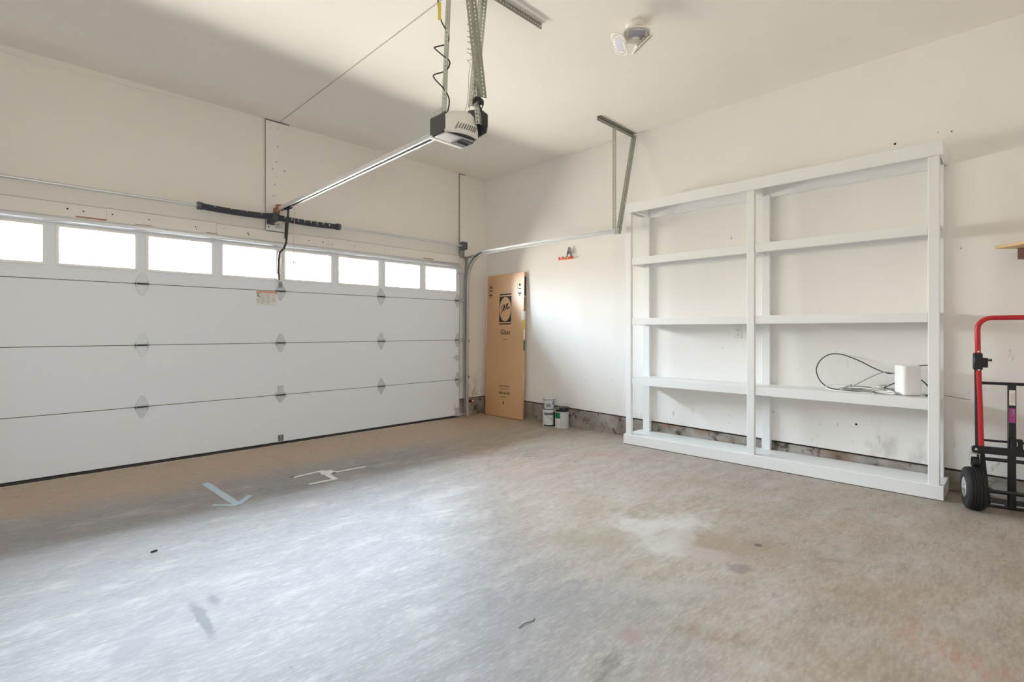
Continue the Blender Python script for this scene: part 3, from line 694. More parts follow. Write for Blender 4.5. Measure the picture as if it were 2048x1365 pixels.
# power cord wound round the hanger
pts = [(1.915, 2.515, 3.36), (1.890, 2.53, 3.27), (1.893, 2.53, 3.17), (1.905, 2.52, 3.10), (1.945, 2.50, 3.02), (1.955, 2.53, 2.985), (1.92, 2.59, 2.975), (1.895, 2.575, 2.95), (1.92, 2.53, 2.90), (1.955, 2.50, 2.86),
       (1.955, 2.54, 2.82), (1.91, 2.60, 2.80), (1.905, 2.585, 2.765), (1.94, 2.54, 2.70), (1.965, 2.52, 2.64), (1.965, 2.53, 2.575), (1.955, 2.54, 2.55)]
MB().tube(spline(pts, 6), .0042, 7).build('power_cord', M['cord_black'], op)
MB().bar((1.892, 2.52, 3.21), (1.890, 2.52, 3.10), (1, -1, 0), .018, .002).bar((1.945, 2.52, 3.14), (1.940, 2.52, 3.09), (1, -1, 0), .014, .002).build('yellow_tag', M['yellow'], op)
pts = [(2.125, 2.46, 3.37), (2.135, 2.46, 3.22), (2.15, 2.455, 3.16), (2.10, 2.44, 3.12)]
MB().tube(spline(pts, 6), .0016, 5).build('bell_wire', M['wire'], op)
hel = [(2.075 + .020 * math.cos(q * .9), 2.45 + .012 * math.sin(q * .9), 3.13 - q * .0052 + .006 * math.sin(q * .37)) for q in range(46)]
pts = hel + [(2.072, 2.44, 2.87), (2.066, 2.45, 2.80), (2.068, 2.455, 2.70), (2.060, 2.46, 2.62), (2.062, 2.49, 2.56)]
MB().tube(pts, .0016, 5).build('bell_wire', M['wire'], op)
MB().tube(spline([(2.13, 2.44, 3.05), (2.115, 2.44, 2.88), (2.095, 2.44, 2.78), (2.088, 2.45, 2.68), (2.09, 2.48, 2.57)], 6), .0018, 5).build('bell_wire', M['wire'], op)
# trolley, arm, release cord
MB().box(2.036, 2.076, 5.22, 5.36, 2.437, 2.468).build('trolley', M['dark'], op, bevel=.003)
mb = MB(); P = [(2.062, 5.30, 2.46), (2.056, 5.31, 2.24), (2.052, 5.33, 2.10), (2.040, 5.36, 2.04), (2.012, 5.40, 2.00), (2.010, 5.42, 1.93), (2.012, 5.44, 1.75)]
for a, b in zip(P[:-1], P[1:]): mb.bar(a, b, (1, 0, 0), .020, .005)
mb.bar((2.052, 5.325, 2.30), (2.048, 5.335, 2.14), (1, 0, 0), .024, .010)
mb.build('door_arm', M['dark_metal'], op)
MB().tube([(2.117, 5.28, 2.45), (2.117, 5.29, 2.20), (2.117, 5.30, 1.90)], .0028, 6).build('release_cord', M['pink'], op)
MB().tube([(2.095, 5.30, 1.885), (2.117, 5.30, 1.897), (2.139, 5.30, 1.885)], .007, 8).cyl((2.117, 5.30, 1.89), (2.117, 5.30, 1.915), .006, 8).build('release_handle', M['clip_grey'], op)

# ---------------------------------------------------------------- ceiling light with three panels
lt = thing('ceiling_light', 'white three panel garage light screwed into a ceiling socket', 'ceiling light', (3.185, 1.945, ZC))
MB().lathe([(.062, 0), (.066, -.006), (.066, -.022), (.055, -.034), (.030, -.040), (.030, -.060), (.026, -.075), (.022, -.105), (.034, -.110), (.034, -.128), (.012, -.136), (0, -.137)], (0, 0, 0)).build('socket_base', M['lamp_white'], lt)
def panel(cx, cy, cz, nrm, long_axis, pivot):
    N = Vector(nrm).normalized(); U = Vector(long_axis); U = (U - N * U.dot(N)).normalized(); V = N.cross(U); c = Vector((cx, cy, cz))
    ov = [(.094 * math.copysign(abs(math.cos(a)) ** .8, math.cos(a)), .064 * math.copysign(abs(math.sin(a)) ** .7, math.sin(a))) for a in [2 * PI * k / 28 for k in range(28)]]
    h = MB().prism(ov, c, U, V, -N, .012).build('light_panel', M['lamp_white'], lt, bevel=.002)
    MB().prism([(.058 * a / .094, .052 * b / .064) for a, b in ov] if False else [(-.060, -.034), (.060, -.034), (.060, .034), (-.060, .034)], c + N * .0012, U, V, -N, .003).build('led_panel', M['led_panel'], h)
    mb = MB()
    for k in range(40):
        a = 2 * PI * k / 40
        for rr in (.80, .90):
            p = c + U * (.094 * rr * math.cos(a)) + V * (.064 * rr * math.sin(a)); 
            if abs(.094 * rr * math.cos(a)) > .062 or abs(.064 * rr * math.sin(a)) > .037: mb.obox(p + N * .0008, (U, V, N), (.0022, .0018, .0006))
    g = mb.build('vent_hole', M['clip_grey'], h, smooth=False); tag(g, kind='stuff')
    mb = MB()
    for k in range(9):                                   # cooling fins on the back
        mb.obox(c - N * .020 + U * (-.06 + k * .015), (U, V, N), (.002, .042, .009))
    mb.bar(Vector(pivot), c - N * .018, U, .024, .016)
    mb.build('heat_sink', M['lamp_white'], h)
panel(-.035, -.035, -.101, (-.14, -.14, -.95), (.707, -.707, 0), (0, 0, -.118))
panel(-.080, .080, -.150, (-.35, .25, -.60), (.9, .25, -.25), (0, 0, -.118))
panel(.040, -.040, -.150, (.53, -.34, -.65), (.566, -.566, .55), (0, 0, -.118))

# ---------------------------------------------------------------- built-in white shelving
sh = thing('storage_shelf', 'large white painted wooden shelving unit with two bays', 'shelf')
EX0, EX1 = 0.378, 2.968
mb = MB().box(4.634, XW - .002, EX0, EX1, .004, .104); mb.build('base', M['shelf'], sh, bevel=.003, smooth=False)
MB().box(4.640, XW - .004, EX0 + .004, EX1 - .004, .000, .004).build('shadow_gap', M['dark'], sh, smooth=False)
front = [(0.401, 0.466), (1.648, 1.712), (2.886, 2.948)]
for a, b in front: MB().box(4.648, 4.686, a, b, .104, 2.43).build('front_post', M['shelf'], sh, bevel=.003, smooth=False)
for a, b in ((0.402, 0.468), (1.612, 1.684), (2.834, 2.914)): MB().box(4.930, XW - .002, a, b, .104, 2.43).build('back_post', M['shelf'], sh, bevel=.003, smooth=False)
tb = MB().box(4.636, 4.656, EX0 + .004, 2.945, 2.430, 2.530).box(4.656, XW - .002, EX0 + .004, EX0 + .024, 2.430, 2.530).box(4.656, XW - .002, 2.925, 2.945, 2.430, 2.530).box(4.656, XW - .002, EX0 + .024, 2.925, 2.515, 2.530)
tb = tb.build('top', M['shelf'], sh, bevel=.002, smooth=False)
MB().box(XW - .040, XW - .002, EX0 + .024, 2.925, 2.412, 2.514).build('back_rail', M['shelf'], tb, bevel=.002, smooth=False)
for y in (1.66, 2.84, 0.43): MB().box(4.690, XW - .042, y, y + .038, 2.432, 2.514).build('cross_rail', M['shelf'], tb, bevel=.002, smooth=False)
for z0, z1 in ((.628, .704), (1.254, 1.326), (1.880, 1.957)):
    bd = MB().box(4.688, XW - .045, 0.404, 2.944, z1 - .014, z1).box(4.660, 4.688, .468, 1.646, z1 - .014, z1).box(4.660, 4.688, 1.714, 2.884, z1 - .014, z1)
    bd = bd.build('shelf_board', M['shelf'], sh, smooth=False)
    for a, b in ((0.4675, 1.6465), (1.7135, 2.8845)):
        MB().box(4.655, 4.688, a, b, z0, z1 - .001).build('front_rail', M['shelf'], bd, bevel=.002, smooth=False)
    for a, b in ((.470, 1.610), (1.686, 2.832)): MB().box(XW - .042, XW - .002, a, b, z0, z1 - .001).build('back_rail', M['shelf'], bd, bevel=.002, smooth=False)
    for y in (.420, 1.652, 2.878): MB().box(4.690, XW - .044, y, y + .030, z0, z1 - .015).build('cross_rail', M['shelf'], bd, bevel=.002, smooth=False)

# ---------------------------------------------------------------- outlet behind the shelving
oc = thing('wall_outlet', 'white double power outlet on the wall behind the shelving', 'outlet', (XW, 1.912, 1.178), (0, 0, R(-90)))
MB().box(-.035, .035, -.006, 0, -.058, .058).build('cover_plate', M['socket'], oc, bevel=.002)
for z in (-.024, .024):
    r = MB().prism([(.017 * math.cos(a), .0145 * math.sin(a)) for a in [2 * PI * k / 16 for k in range(16)]], (0, -.006, z), (1, 0, 0), (0, 0, 1), (0, -1, 0), .002).build('receptacle', M['socket'], oc)
    MB().box(-.008, -.005, -.0088, -.007, z - .002, z + .008).box(.005, .008, -.0088, -.007, z - .002, z + .007).cyl((0, -.007, z - .008), (0, -.0088, z - .008), .003, 8).build('slot', M['hole'], r)

# ---------------------------------------------------------------- router and cables on the shelf
SZ1 = .704
ro = thing('wifi_router', 'white rounded tower router standing on the shelving', 'router', (4.835, 0.603, SZ1 + .0006), (0, 0, R(-48)))
def rrect(hx_, hy_, r, n=5):
    return [(sx * (hx_ - r) + r * math.cos(a), sy * (hy_ - r) + r * math.sin(a)) for sx, sy, a0 in ((1, 1, 0), (-1, 1, 90), (-1, -1, 180), (1, -1, 270)) for a in [R(a0 + 90 * k / n) for k in range(n + 1)]]
MB().prism(rrect(.066, .058, .022), (0, 0, .010), (1, 0, 0), (0, 1, 0), (0, 0, 1), .216).build('body', M['router'], ro, bevel=.004, seg=2)
MB().prism(rrect(.060, .052, .020), (0, 0, 0), (1, 0, 0), (0, 1, 0), (0, 0, 1), .010).build('foot_ring', M['router_base'], ro)
bk = [(4.925, .61, .82), (4.90, .675, .860), (4.90, .737, .860), (4.905, .818, .891), (4.905, .918, .946), (4.90, 1.022, .991), (4.90, 1.093, 1.001), (4.90, 1.148, .987), (4.90, 1.203, .938), (4.895, 1.230, .861), (4.89, 1.203, .775), (4.875, 1.140, .722), (4.85, 1.06, .710),
      (4.82, .95, .710), (4.80, .86, .709), (4.84, .80, .716), (4.88, .72, .77), (4.90, .66, .80), (4.90, .60, .83), (4.90, .53, .82), (4.88, .47, .75), (4.86, .47, .715), (4.85, .50, .709)]
c1 = MB().tube(spline(bk, 6), .0042, 7).build('power_cable', M['cord_black']); tag(c1, 'thick black cable in a tall loop beside the router', 'cable')
c2 = MB().tube(spline([(4.91, .63, .900), (4.915, .55, .925), (4.915, .48, .935), (4.92, .44, .93)], 6), .0042, 7).build('antenna_cable', M['cord_black']); tag(c2, 'short black cable arching behind the top of the router', 'cable')
wv = [(4.76, .80, .7095), (4.74, .98, .7100), (4.76, 1.09, .712), (4.80, 1.135, .722), (4.84, 1.12, .745), (4.86, 1.03, .752), (4.86, .95, .742), (4.85, .87, .728), (4.85, .80, .714), (4.84, .76, .7098)]
c3 = MB().tube(spline(wv, 6), .0046, 7).build('network_cable', M['cord_white']); tag(c3, 'white cable looping along the shelf edge before the cord tangle', 'cable')
gv = [(4.88, 1.01, .712), (4.88, .96, .745), (4.885, .88, .80), (4.89, .80, .850), (4.89, .75, .868), (4.885, .69, .862), (4.935, .64, .85)]
c4 = MB().tube(spline(gv, 6), .0038, 7).build('grey_cord', M['cord_grey']); tag(c4, 'grey cable rising from the tangle and crossing the black loop', 'cable')
# tangled extension lead with plugs
tg = thing('extension_lead', 'tangled white and grey extension lead with plugs beside the router', 'cable', (4.83, .86, SZ1))
rnd = random.Random(3); pts = []
for k in range(52):
    a = k * .83; pts.append((.075 * math.sin(a * 1.13) + rnd.uniform(-.015, .015), .17 * math.cos(a) + rnd.uniform(-.03, .03), .008 + .040 * abs(math.sin(k * .7)) * (1 - abs(math.cos(a)) * .5)))
MB().tube(spline(pts[:28], 5), .0044, 6).build('lead', M['cord_white'], tg)
MB().tube(spline(pts[26:], 5), .0038, 6).build('lead', M['cord_grey'], tg)
mb = MB().obox((-.02, -.085, .030), ((.3, -1, .3), (1, .3, 0), (0, .3, 1)), (.030, .017, .015)).build('socket_end', M['plug'], tg, bevel=.004)
MB().obox((.0, .12, .040), ((.3, 1, -.4), (1, -.3, 0), (0, .4, 1)), (.022, .013, .013)).build('plug', M['plug'], tg, bevel=.004)
MB().obox((-.04, -.055, .020), ((.3, -1, 0), (1, .3, 0), (0, 0, 1)), (.008, .011, .009)).build('plug_tip', M['dark_metal'], tg, bevel=.001)
MB().obox((.05, -.10, .060), ((.3, -1, .1), (1, .3, 0), (0, .1, 1)), (.030, .02, .006)).build('adapter', M['plug'], tg, bevel=.003)
c5 = MB().tube(spline([(4.90, .52, .712), (4.93, .46, .711), (4.945, .40, .712), (4.96, .33, .700), (4.965, .26, .692)], 6), .0028, 6).build('loose_wire', M['cord_grey']); tag(c5, 'thin grey wire sticking out past the end of the shelving', 'wire', 'loose wires at the shelf end')
c6 = MB().tube(spline([(4.90, .54, .709), (4.93, .47, .709), (4.95, .41, .722), (4.965, .36, .727), (4.968, .30, .722)], 6), .0024, 6).build('loose_wire', M['cord_white']); tag(c6, 'thin white wire lying over the end of the shelf by the grey wire', 'wire', 'loose wires at the shelf end')

# ---------------------------------------------------------------- cardboard package leaning on the shelf wall
H_ = 1.978; lean = math.atan((4.935 - 4.868) / H_)
bx = thing('cardboard_package', 'tall flat brown cardboard glass package leaning in the corner', 'box', (4.868, 5.052, 0.004), (-lean, R(-0.35), R(-90)))
MB().box(-.364, .364, 0, .042, 0, H_).build('carton', M['cardboard'], bx, bevel=.003, smooth=False)
# logo: printed panel with oval and script
lx, lz = .010, 1.490
hw, hz = .118, .178
mb = MB(); n = 40; ov = [(lx + hw * .955 * math.cos(2 * PI * k / n), lz + hz * .955 * math.sin(2 * PI * k / n)) for k in range(n)]
sq = []
for k in range(n):
    a = 2 * PI * k / n; c_, s_ = math.cos(a), math.sin(a); m_ = max(abs(c_), abs(s_)); sq.append((lx + hw * c_ / m_, lz + hz * s_ / m_))
mb.add([(u, -.0006, v) for u, v in ov] + [(u, -.0006, v) for u, v in sq], [(k, (k + 1) % n, n + (k + 1) % n, n + k) for k in range(n)])
mb.rect(lx - hw, lx + hw, lz + hz + .018, lz + hz + .036).rect(lx - hw, lx + hw, lz - hz - .036, lz - hz - .018)
mb.build('logo_panel', M['print_black'], bx, smooth=False)
def sp2(p): return [(q.x, q.y) for q in spline([(a, b, 0) for a, b in p], 6)]
mb = MB()
def stroke(p, w0=.011):
    q = sp2([(lx + a, lz + b) for a, b in p]); m = len(q); mb.ribbon(q, [w0 * (.45 + .75 * math.sin(PI * (i + .6) / (m + .2))) for i in range(m)])
stroke([(-.012, .055), (-.040, .010), (-.062, -.030), (-.078, -.066)], .015)                              # P stem
stroke([(-.088, .000), (-.066, .034), (-.036, .056), (-.012, .056), (-.014, .030), (-.036, .010), (-.048, .006)], .012)  # P bowl
stroke([(-.034, -.008), (-.012, .012), (-.006, .020), (-.016, .024), (-.030, -.004), (-.028, -.024), (-.010, -.018), (.004, -.002)], .010)  # e
stroke([(.004, -.002), (.026, .046), (.034, .072), (.026, .066), (.008, .012), (.006, -.010), (.022, .004)], .010)       # l
stroke([(.022, .004), (.046, .052), (.056, .078), (.046, .070), (.028, .016), (.026, -.004), (.042, .010)], .010)        # l
stroke([(.072, .034), (.056, .030), (.046, .012), (.052, .000), (.064, .014), (.074, .036), (.070, .014), (.080, .008), (.092, .022)], .010)  # a
mb.build('script_lettering', M['print_black'], bx, smooth=False)
text('lettering', 'Glass', .098, M['print_black'], bx, .018, 1.168, bold=.0012, sx=.92)
text('lettering', 'Vidrio', .036, M['print_brown'], bx, .018, 1.070)
text('lettering', 'CUSTOMER SERVICE HOTLINE', .026, M['print_brown'], bx, .015, .424, sx=.62, bold=.0006)
text('lettering', '1-888-646-5354', .050, M['print_brown'], bx, .015, .328, sx=.72, bold=.0010)
mb = MB(); u = -.068
while u < .100: ww = rnd.uniform(.012, .026); mb.rect(u, u + ww, .383, .390); u += ww + .005
u = -.040
while u < .055: ww = rnd.uniform(.010, .020); mb.rect(u, u + ww, .272, .280); u += ww + .004
mb.rect(.000, .018, .180, .212).rect(.003, .015, .172, .216)
for sx in (-.292, .285):                                                # certification symbols: little house outlines
    z = 1.80; mb.ribbon([(sx - .040, z - .075), (sx - .040, z + .020), (sx - .052, z + .020), (sx, z + .075), (sx + .052, z + .020), (sx + .040, z + .020), (sx + .040, z - .075), (sx - .040, z - .075)], .004)
    mb.rect(sx - .016, sx + .016, z - .008, z + .028); mb.rect(sx - .024, sx + .024, z - .048, z - .030); mb.rect(sx - .032, sx + .032, z - .112, z - .094); mb.rect(sx - .012, sx + .012, z - .136, z - .120)
mb.build('fine_print', M['print_brown'], bx, smooth=False)['kind'] = 'stuff'
def side_rect(name, y0, y1, z0, z1, mat):
    MB().box(.3632, .3646, y0, y1, z0, z1).build(name, mat, bx, smooth=False)
side_rect('edge_label', .008, .036, 1.66, 1.92, M['print_black']); side_rect('edge_label', .006, .036, 1.45, 1.64, M['brown_print']); side_rect('edge_label', .004, .038, 1.22, 1.33, M['yellow'])
side_rect('edge_label', .004, .038, 1.08, 1.21, M['label_white']); side_rect('edge_label', .006, .036, .92, 1.06, M['green'])
MB().box(.325, .3648, -.0008, .038, 1.335, 1.450).build('wrapped_label', M['label_white'], bx, smooth=False)

# ---------------------------------------------------------------- paint cans by the wall
def can(name, label, x, y, r, h, mat):
    t = thing(name, label, 'paint can', (x, y, 0), group='paint cans by the wall')
    MB().lathe([(r, 0), (r, .004), (r - .002, .006), (r - .002, h - .006), (r + .001, h - .004), (r + .001, h)], n=28).build('body', mat, t)
    MB().lathe([(r - .006, h), (r - .008, h - .005), (r - .02, h - .006), (r - .03, h - .004), (0, h - .004)], n=28).build('lid', M['silver'], t)
    return t
def band(t, name, r, a0, a1, z0, z1, mat, wav=0.0, n=18):
    mb = MB(); vs = []
    for i in range(n + 1):
        a = R(a0 + (a1 - a0) * i / n); zz = z0 + wav * (math.sin(i * 2.1) + math.sin(i * 3.7))
        vs += [(r * math.cos(a), r * math.sin(a), zz), (r * math.cos(a), r * math.sin(a), z1)]
    return mb.add(vs, [(2 * i, 2 * i + 2, 2 * i + 3, 2 * i + 1) for i in range(n)]).build(name, mat, t)
k1 = can('paint_can', 'paint can with grey drips and a dark patterned label under the clear tub', 4.878, 4.215, .082, .205, M['tub'])
band(k1, 'paint_drip', .0826, 175, 262, .140, .166, M['paint_grey'], .004)
pb = band(k1, 'patterned_label', .0828, 262, 330, .012, .170, paint('patterned_print', rgb(84, 96, 70), 0.5, 0.7, 60)); tag(pb, 'dark green patterned label')
band(k1, 'red_stripe', .0832, 264, 330, .150, .185, M['gloss_red'], .006)
band(k1, 'dark_rim', .0834, 170, 335, .000, .016, M['dark'])
MB().tube([(-.083 * math.cos(a) * 1.0 - .0, -.086 * abs(math.sin(a)) ** .8, .150 - .075 * math.sin(a)) for a in [PI * q / 18 for q in range(19)]], .002, 5).build('wire_handle', M['dark_metal'], k1)
k2 = can('paint_can', 'white and grey paint can with a black box on its lid', 4.882, 4.010, .086, .200, M['tub'])
band(k2, 'front_label', .0866, 205, 300, .012, .192, paint('pale_grey_label', rgb(206, 206, 202), 0.5, 0.12, 30))
band(k2, 'green_label', .0868, 150, 204, .118, .190, M['green']); band(k2, 'red_line', .0868, 225, 262, .190, .193, M['gloss_red'])
tbk = thing('plastic_tub', 'small clear plastic tub stacked on a paint can', 'tub', (4.880, 4.217, .204))
MB().lathe([(.052, 0), (.060, .006), (.068, .120), (.072, .122), (.072, .140), (.066, .142), (.064, .136), (0, .134)], n=26).build('body', M['tub'], tbk)
band(tbk, 'label', .0645, 185, 240, .030, .095, M['print_grey']); band(tbk, 'blue_label', .0665, 262, 285, .060, .105, M['blue_print'])
MB().lathe([(.073, .118), (.0745, .120), (.0745, .128), (.073, .130)], n=26).build('rim', M['cord_grey'], tbk)
bb = thing('black_box', 'small black plastic box lying on the white and grey paint can', 'box', (4.895, 3.985, .202), (0, 0, R(28)))
MB().box(-.062, .062, -.050, .050, 0, .050).build('case', M['black_metal'], bb, bevel=.005)
MB().box(-.060, .060, -.0508, -.050, .030, .034).build('seam', M['dark'], bb)
MB().tube(spline([(-.06, -.02, .03), (-.10, .03, .06), (-.15, .09, .05), (-.17, .12, .0)], 5), .002, 5).build('lead_wire', M['cord_grey'], bb)

# ---------------------------------------------------------------- orange wall hook with a clip
hk = thing('wall_hook', 'small orange wall hook with a grey spring clip above the package', 'hook', (XW, 3.955, 2.10), (0, 0, R(-90)))
MB().box(-.030, .050, -.008, 0, -.016, .016).box(-.030, .050, -.055, -.008, -.016, -.010).box(-.028, -.022, -.060, -.050, -.016, .012).box(.044, .050, -.060, -.050, -.016, .012).build('hook', M['orange'], hk, bevel=.002)
mb = MB().obox((-.095, -.020, -.008), ((1, 0, -.05), (0, 1, 0), (0, 0, 1)), (.070, .012, .006)).box(-.166, -.158, -.032, -.008, -.016, .022).box(-.105, -.098, -.032, -.008, -.012, .024).build('arm', M['orange'], hk, bevel=.002)
MB().tube(spline([(-.028, -.03, .01), (-.020, -.03, .06), (-.006, -.03, .105), (.006, -.03, .125), (.018, -.03, .108), (.026, -.03, .06), (.038, -.03, .01)], 5), .0075, 8).box(-.016, .026, -.036, -.022, .045, .072).build('clip', M['clip_grey'], hk, bevel=0)
MB().tube([(-.016, -.041, .05), (.020, -.041, .085)], .003, 6).build('spring', M['dark'], hk)

# ---------------------------------------------------------------- safety sensor beside the track
se = thing('safety_sensor', 'black photo eye sensor with a red light beside the track', 'sensor', (4.60, 5.46, .210))
MB().box(-.018, .0, -.010, -.006, -.016, .016).box(-.018, -.014, -.01, .06, -.02, .02).build('bracket', M['angle'], se)
MB().box(-.008, .038, -.045, -.006, -.016, .016).cyl((.02, -.02, 0), (.055, -.02, 0), .013, 12).build('housing', M['dark'], se, bevel=.003)
MB().lathe([(.006, -.002), (.004, -.006), (0, -.007)], (.030, -.045, .004), 'y', 10).build('indicator_light', M['led'], se)
MB().tube(spline([(-.01, -.02, .012), (-.03, .0, .05), (-.02, .03, .10), (-.03, .055, .2)], 5), .002, 5).build('wire', M['cord_black'], se)

# ---------------------------------------------------------------- hand truck
HT = thing('hand_truck', 'red and black hand truck with pneumatic tires against the wall', 'hand truck', (4.636, 0.022, 0), (0, 0, R(-77)))
FY = .085
def fy(z): return FY + .0 * z
tb_ = []
for sx in (-1,):
    pass
pts = [(-.150, FY, .385), (-.158, FY, .70), (-.170, FY - .01, 1.05), (-.172, FY - .012, 1.20)]
arc = [(-.172 + .075 * (1 - math.cos(a)), FY - .012, 1.205 + .075 * math.sin(a)) for a in [R(15 * k) for k in range(1, 7)]]
half = pts + arc
full = half + [(-x, y, z) for x, y, z in reversed(half)]
MB().tube(full, .0155, 12).build('handle_frame', M['red'], HT)
for sx in (-1, 1):
    MB().bar((sx * .166, FY + .006, .39), (sx * .172, FY + .0, .95), (1, 0, 0), .030, .012).build('side_rail', M['dark_metal'], HT, bevel=.002)
    cl = MB().obox((sx * .170, FY - .006, .985), ((1, 0, 0), (0, 1, 0), (0, 0, 1)), (.023, .022, .058)).build('clamp', M['black_metal'], HT, bevel=.006)
    MB().box(-sx * 0 + sx * .170 - sx * .050, sx * .170 - sx * .020, FY - .02, FY + .005, .945, 1.01).cyl((sx * .125, FY - .008, .995), (sx * .105, FY - .008, .995), .007, 8).cyl((sx * .105, FY - .008, .995), (sx * .100, FY - .008, .995), .011, 8).build('clamp_lever', M['black_metal'], cl, bevel=.002)
    for bxx, bz, br in ((.168, .930, .006), (.150, .395, .008), (.170, 1.052, .006)): MB().cyl((sx * bxx, FY - .014, bz), (sx * bxx, FY - .027, bz), br, 8).build('bolt', M['silver'], HT)
    # lower flared rails
    MB().bar((sx * .158, FY, .400), (sx * .122, FY + .015, .02), (1, 0, 0), .040, .028).build('lower_rail', M['black_metal'], HT, bevel=.004)
MB().tube([(-.165, FY, .840), (.165, FY, .840)], .010, 10).build('crossbar', M['black_metal'], HT)
MB().tube([(-.150, FY + .01, .452), (.150, FY + .01, .452)], .0075, 10).build('crossbar', M['black_metal'], HT)
MB().tube([(-.155, FY, .328), (.155, FY, .328)], .012, 10).build('crossbar', M['black_metal'], HT)
MB().tube([(-.125, FY + .01, .108), (.125, FY + .01, .108)], .010, 10).build('crossbar', M['black_metal'], HT)
mb = MB().prism([(-.205, -.012), (-.195, -.024), (.195, -.024), (.205, -.012), (.205, .014), (.195, .026), (-.195, .026), (-.205, .014)], (0, FY - .018, .390), (1, 0, 0), (0, 0, 1), (0, -1, 0), .010)
rb = mb.build('caster_beam', M['black_metal'], HT, bevel=.002)
for hx_ in (-.188, .176): MB().box(hx_, hx_ + .012, FY - .0295, FY - .028, .386, .398).build('square_hole', M['label'], rb, smooth=False)
MB().box(-.020, .020, FY - .012, FY + .012, .02, .845).build('centre_bar', M['black_metal'], HT, bevel=.003)
lb = MB().box(-.015, .015, FY - .0128, FY - .012, .700, .800).build('white_sticker', M['label_white'], HT, smooth=False)
mb = MB()
for k in range(3): mb.rect(-.006 + k * .007, -.003 + k * .007, .715, .780, FY - .0128)
mb.build('red_print', M['pink'], lb, smooth=False)
lb = MB().box(-.015, .015, FY - .0128, FY - .012, .585, .680).build('magenta_sticker', M['magenta'], HT, smooth=False)
MB().rect(.002, .010, .645, .672, FY - .0128).rect(-.015, .015, .636, .638, FY - .0128).build('sticker_print', M['print_grey'], lb, smooth=False)
mb = MB().box(-.012, .044, FY - .050, FY - .018, .412, .482).box(.010, .020, FY - .054, FY - .05, .43, .47); mb.build('latch', M['black_metal'], HT, bevel=.008, seg=2)
MB().box(.012, .016, FY - .0555, FY - .054, .438, .466).build('latch_pin', M['silver'], HT)
# toe plate with print
tp = MB().box(-.180, .180, FY + .02, FY + .24, .004, .012).build('toe_plate', M['black_metal'], HT, bevel=.001)
MB().box(-.09, -.02, FY + .060, FY + .085, .0120, .0126).box(.03, .12, FY + .060, FY + .085, .0120, .0126).build('plate_sticker', M['label'], tp, smooth=False)
# axle, wheels, casters
MB().cyl((-.20, 0, .138), (.20, 0, .138), .009, 10).box(-.13, -.11, 0, FY, .125, .150).box(.11, .13, 0, FY, .125, .150).build('axle', M['dark_metal'], HT)
wp = [(.062, -.036), (.085, -.044), (.110, -.050), (.128, -.047), (.1365, -.038), (.1385, -.026), (.1350, -.025), (.1350, -.022), (.1395, -.021), (.1400, -.010), (.1360, -.009), (.1360, -.006), (.1402, -.005),
      (.1402, .005), (.1360, .006), (.1360, .009), (.1400, .010), (.1395, .021), (.1350, .022), (.1350, .025), (.1385, .026), (.1365, .038), (.128, .047), (.110, .050), (.085, .044), (.062, .036)]
w0 = None
for x in (-.205, .205):
    if w0 is None:
        w0 = MB().lathe(wp, (0, 0, 0), 'x', 40).build('wheel', M['rubber'], HT)
        MB().lathe([(0, -.060), (.018, -.060), (.022, -.048), (.050, -.046), (.062, -.052), (.067, -.050), (.067, .050), (.062, .052), (.050, .046), (.022, .048), (.018, .060), (0, .060)], (0, 0, 0), 'x', 28).build('hub', M['silver'], w0)
        w0.location = (x, 0, .140)
    else:
        c = copy_tree(w0, HT); c.location = (x, 0, .140)
k0 = None
for x in (-.186, .186):
    if k0 is None:
        k0 = MB().box(-.026, .026, -.030, .030, -.004, 0).box(-.024, -.021, -.018, .018, -.065, -.004).box(.021, .024, -.018, .018, -.065, -.004).build('caster', M['angle_light'], HT, bevel=.001)
        MB().lathe([(.022, -.016), (.034, -.017), (.037, -.010), (.037, .010), (.034, .017), (.022, .016)], (0, 0, -.062), 'x', 20).build('caster_wheel', M['rubber'], k0)
        k0.location = (x, FY - .010, .362)
    else:
        c = copy_tree(k0, HT); c.location = (x, FY - .010, .362)

# ---------------------------------------------------------------- wall board on a brown bracket near the hand truck
ws = thing('wall_shelf', 'bare plywood corner board on a reddish brown wooden bracket', 'shelf', (4.752, 0.124, 1.748))
e1 = Vector((-.7071, -.7071, 0)); e2 = Vector((.7071, -.7071, 0))
poly = [Vector((0, 0, 0)), e1 * .62, e1 * .62 + e2 * .30, e2 * .30]
mb = MB().prism([(p.x, p.y) for p in poly], (0, 0, 0), (1, 0, 0), (0, 1, 0), (0, 0, 1), .019); mb.build('board', M['ply'], ws, bevel=.001, smooth=False)
MB().obox((.128, -.178, -.036), ((1, -1, 0), (1, 1, 0), (0, 0, 1)), (.075, .024, .036)).build('bracket', M['brown_wood'], ws, bevel=.003)

# ---------------------------------------------------------------- tape marks and debris on the floor
def tape(name, label, segs, mat, w=.024):
    t = thing(name, label, 'tape', (segs[0][0][0], segs[0][0][1], 0))
    o = Vector(t.location)
    for i, (a, b, ww) in enumerate(segs):
        a, b = Vector((a[0], a[1], 0)) - o, Vector((b[0], b[1], 0)) - o
        d = (b - a); n = Vector((-d.y, d.x, 0)).normalized(); m = 5; vs = []
        for k in range(m + 1):
            p = a + d * k / m; j = ww / 2 * (1 + .10 * math.sin(k * 2.3 + i)); z = .0009 + .0003 * i
            vs += [p + n * j + Vector((0, 0, z)), p - n * j + Vector((0, 0, z))]
        MB().add(vs, [(2 * k, 2 * k + 1, 2 * k + 3, 2 * k + 2) for k in range(m)]).build('strip', mat, t, smooth=False)
    return t
t1 = tape('tape_mark', 'white tape marking on the floor shaped like a fork', [((1.655, 4.175), (1.915, 4.205), .036), ((1.905, 4.215), (1.885, 3.885), .045), ((1.895, 3.895), (1.675, 3.905), .038), ((1.925, 4.085), (2.245, 4.062), .034)], M['tape_white'])
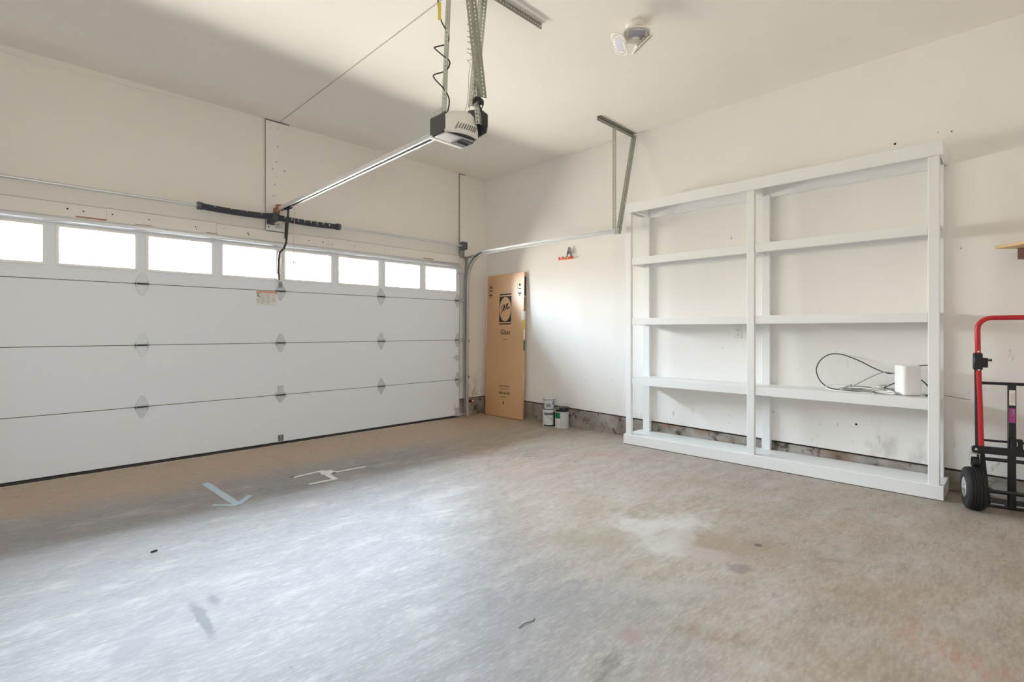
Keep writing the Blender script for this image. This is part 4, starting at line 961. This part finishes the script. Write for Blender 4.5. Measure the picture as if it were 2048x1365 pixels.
mb = MB()
for k, (x, y, r) in enumerate(((.275, -.035, .055), (.255, -.075, .045), (.30, -.07, .035))):
    mb.prism([(r * (1 + .25 * math.sin(q * 2.3 + k)) * math.cos(2 * PI * q / 11), r * (1 + .25 * math.sin(q * 2.3 + k)) * math.sin(2 * PI * q / 11)) for q in range(11)], (x, y, .0012), (1, 0, 0), (0, 1, 0), (0, 0, 1), .001 + .0004 * k)
mb.build('torn_patch', M['tape_white'], t1, smooth=False)
MB().prism([(0, 0), (.035, .012), (.03, .02)], (.285, -.115, .002), (1, 0, 0), (0, 1, 0), (0, 0, 1), .004).prism([(0, 0), (.04, .02), (.015, .024)], (-.01, .0, .002), (1, 0, 0), (0, 1, 0), (0, 0, 1), .003).build('curled_edge', M['dark_metal'], t1)
tape('tape_arrow', 'faded pale blue tape arrow on the floor', [((1.115, 4.505), (1.135, 3.790), .052), ((1.010, 3.910), (1.125, 3.785), .030), ((1.140, 3.800), (1.262, 3.942), .042)], M['tape_blue'])
db = MB().obox((.574, 3.305, .004), ((1, .25, 0), (0, 1, 0), (0, 0, 1)), (.016, .004, .004)).build('black_chip', M['dark'], bevel=.001); tag(db, 'tiny black plastic chip lying alone on the open floor', 'debris')
hp = MB().tube(spline([(1.46, 1.42, .002), (1.50, 1.425, .003), (1.53, 1.415, .002), (1.555, 1.42, .002)], 4), .0012, 5).build('wire_scrap', M['dark']); tag(hp, 'thin dark wire scrap on the floor', 'debris')

# ---------------------------------------------------------------- added fill window behind the camera; daylight portals in it and the door windows
wf = MB().box(BX0 - .06, BX0, YB, YB + .02, BZ0 - .06, BZ1 + .06).box(BX1, BX1 + .06, YB, YB + .02, BZ0 - .06, BZ1 + .06).box(BX0, BX1, YB, YB + .02, BZ0 - .06, BZ0).box(BX0, BX1, YB, YB + .02, BZ1, BZ1 + .06)
wf = S('fill_window_1', wf, M['frame'])
MB().box(BX0, BX1, YB - .09, YB - .085, BZ0, BZ1).build('window_pane', M['glass'], wf, smooth=False)
ld = bpy.data.lights.new('window_portal', 'AREA'); ld.shape = 'RECTANGLE'; ld.size = BX1 - BX0; ld.size_y = BZ1 - BZ0; ld.cycles.is_portal = True
lo = bpy.data.objects.new('window_portal', ld); C.objects.link(lo); lo.location = ((BX0 + BX1) / 2, YB - .16, (BZ0 + BZ1) / 2); lo.rotation_euler = (R(90), 0, 0)
for c in WINDOWS:
    ld = bpy.data.lights.new('window_portal', 'AREA'); ld.shape = 'RECTANGLE'; ld.size = WHW * 2; ld.size_y = WZ1 - WZ0; ld.cycles.is_portal = True
    lo = bpy.data.objects.new('window_portal', ld); C.objects.link(lo); lo.location = (c, YD + .06, (WZ0 + WZ1) / 2); lo.rotation_euler = (R(-90), 0, 0)
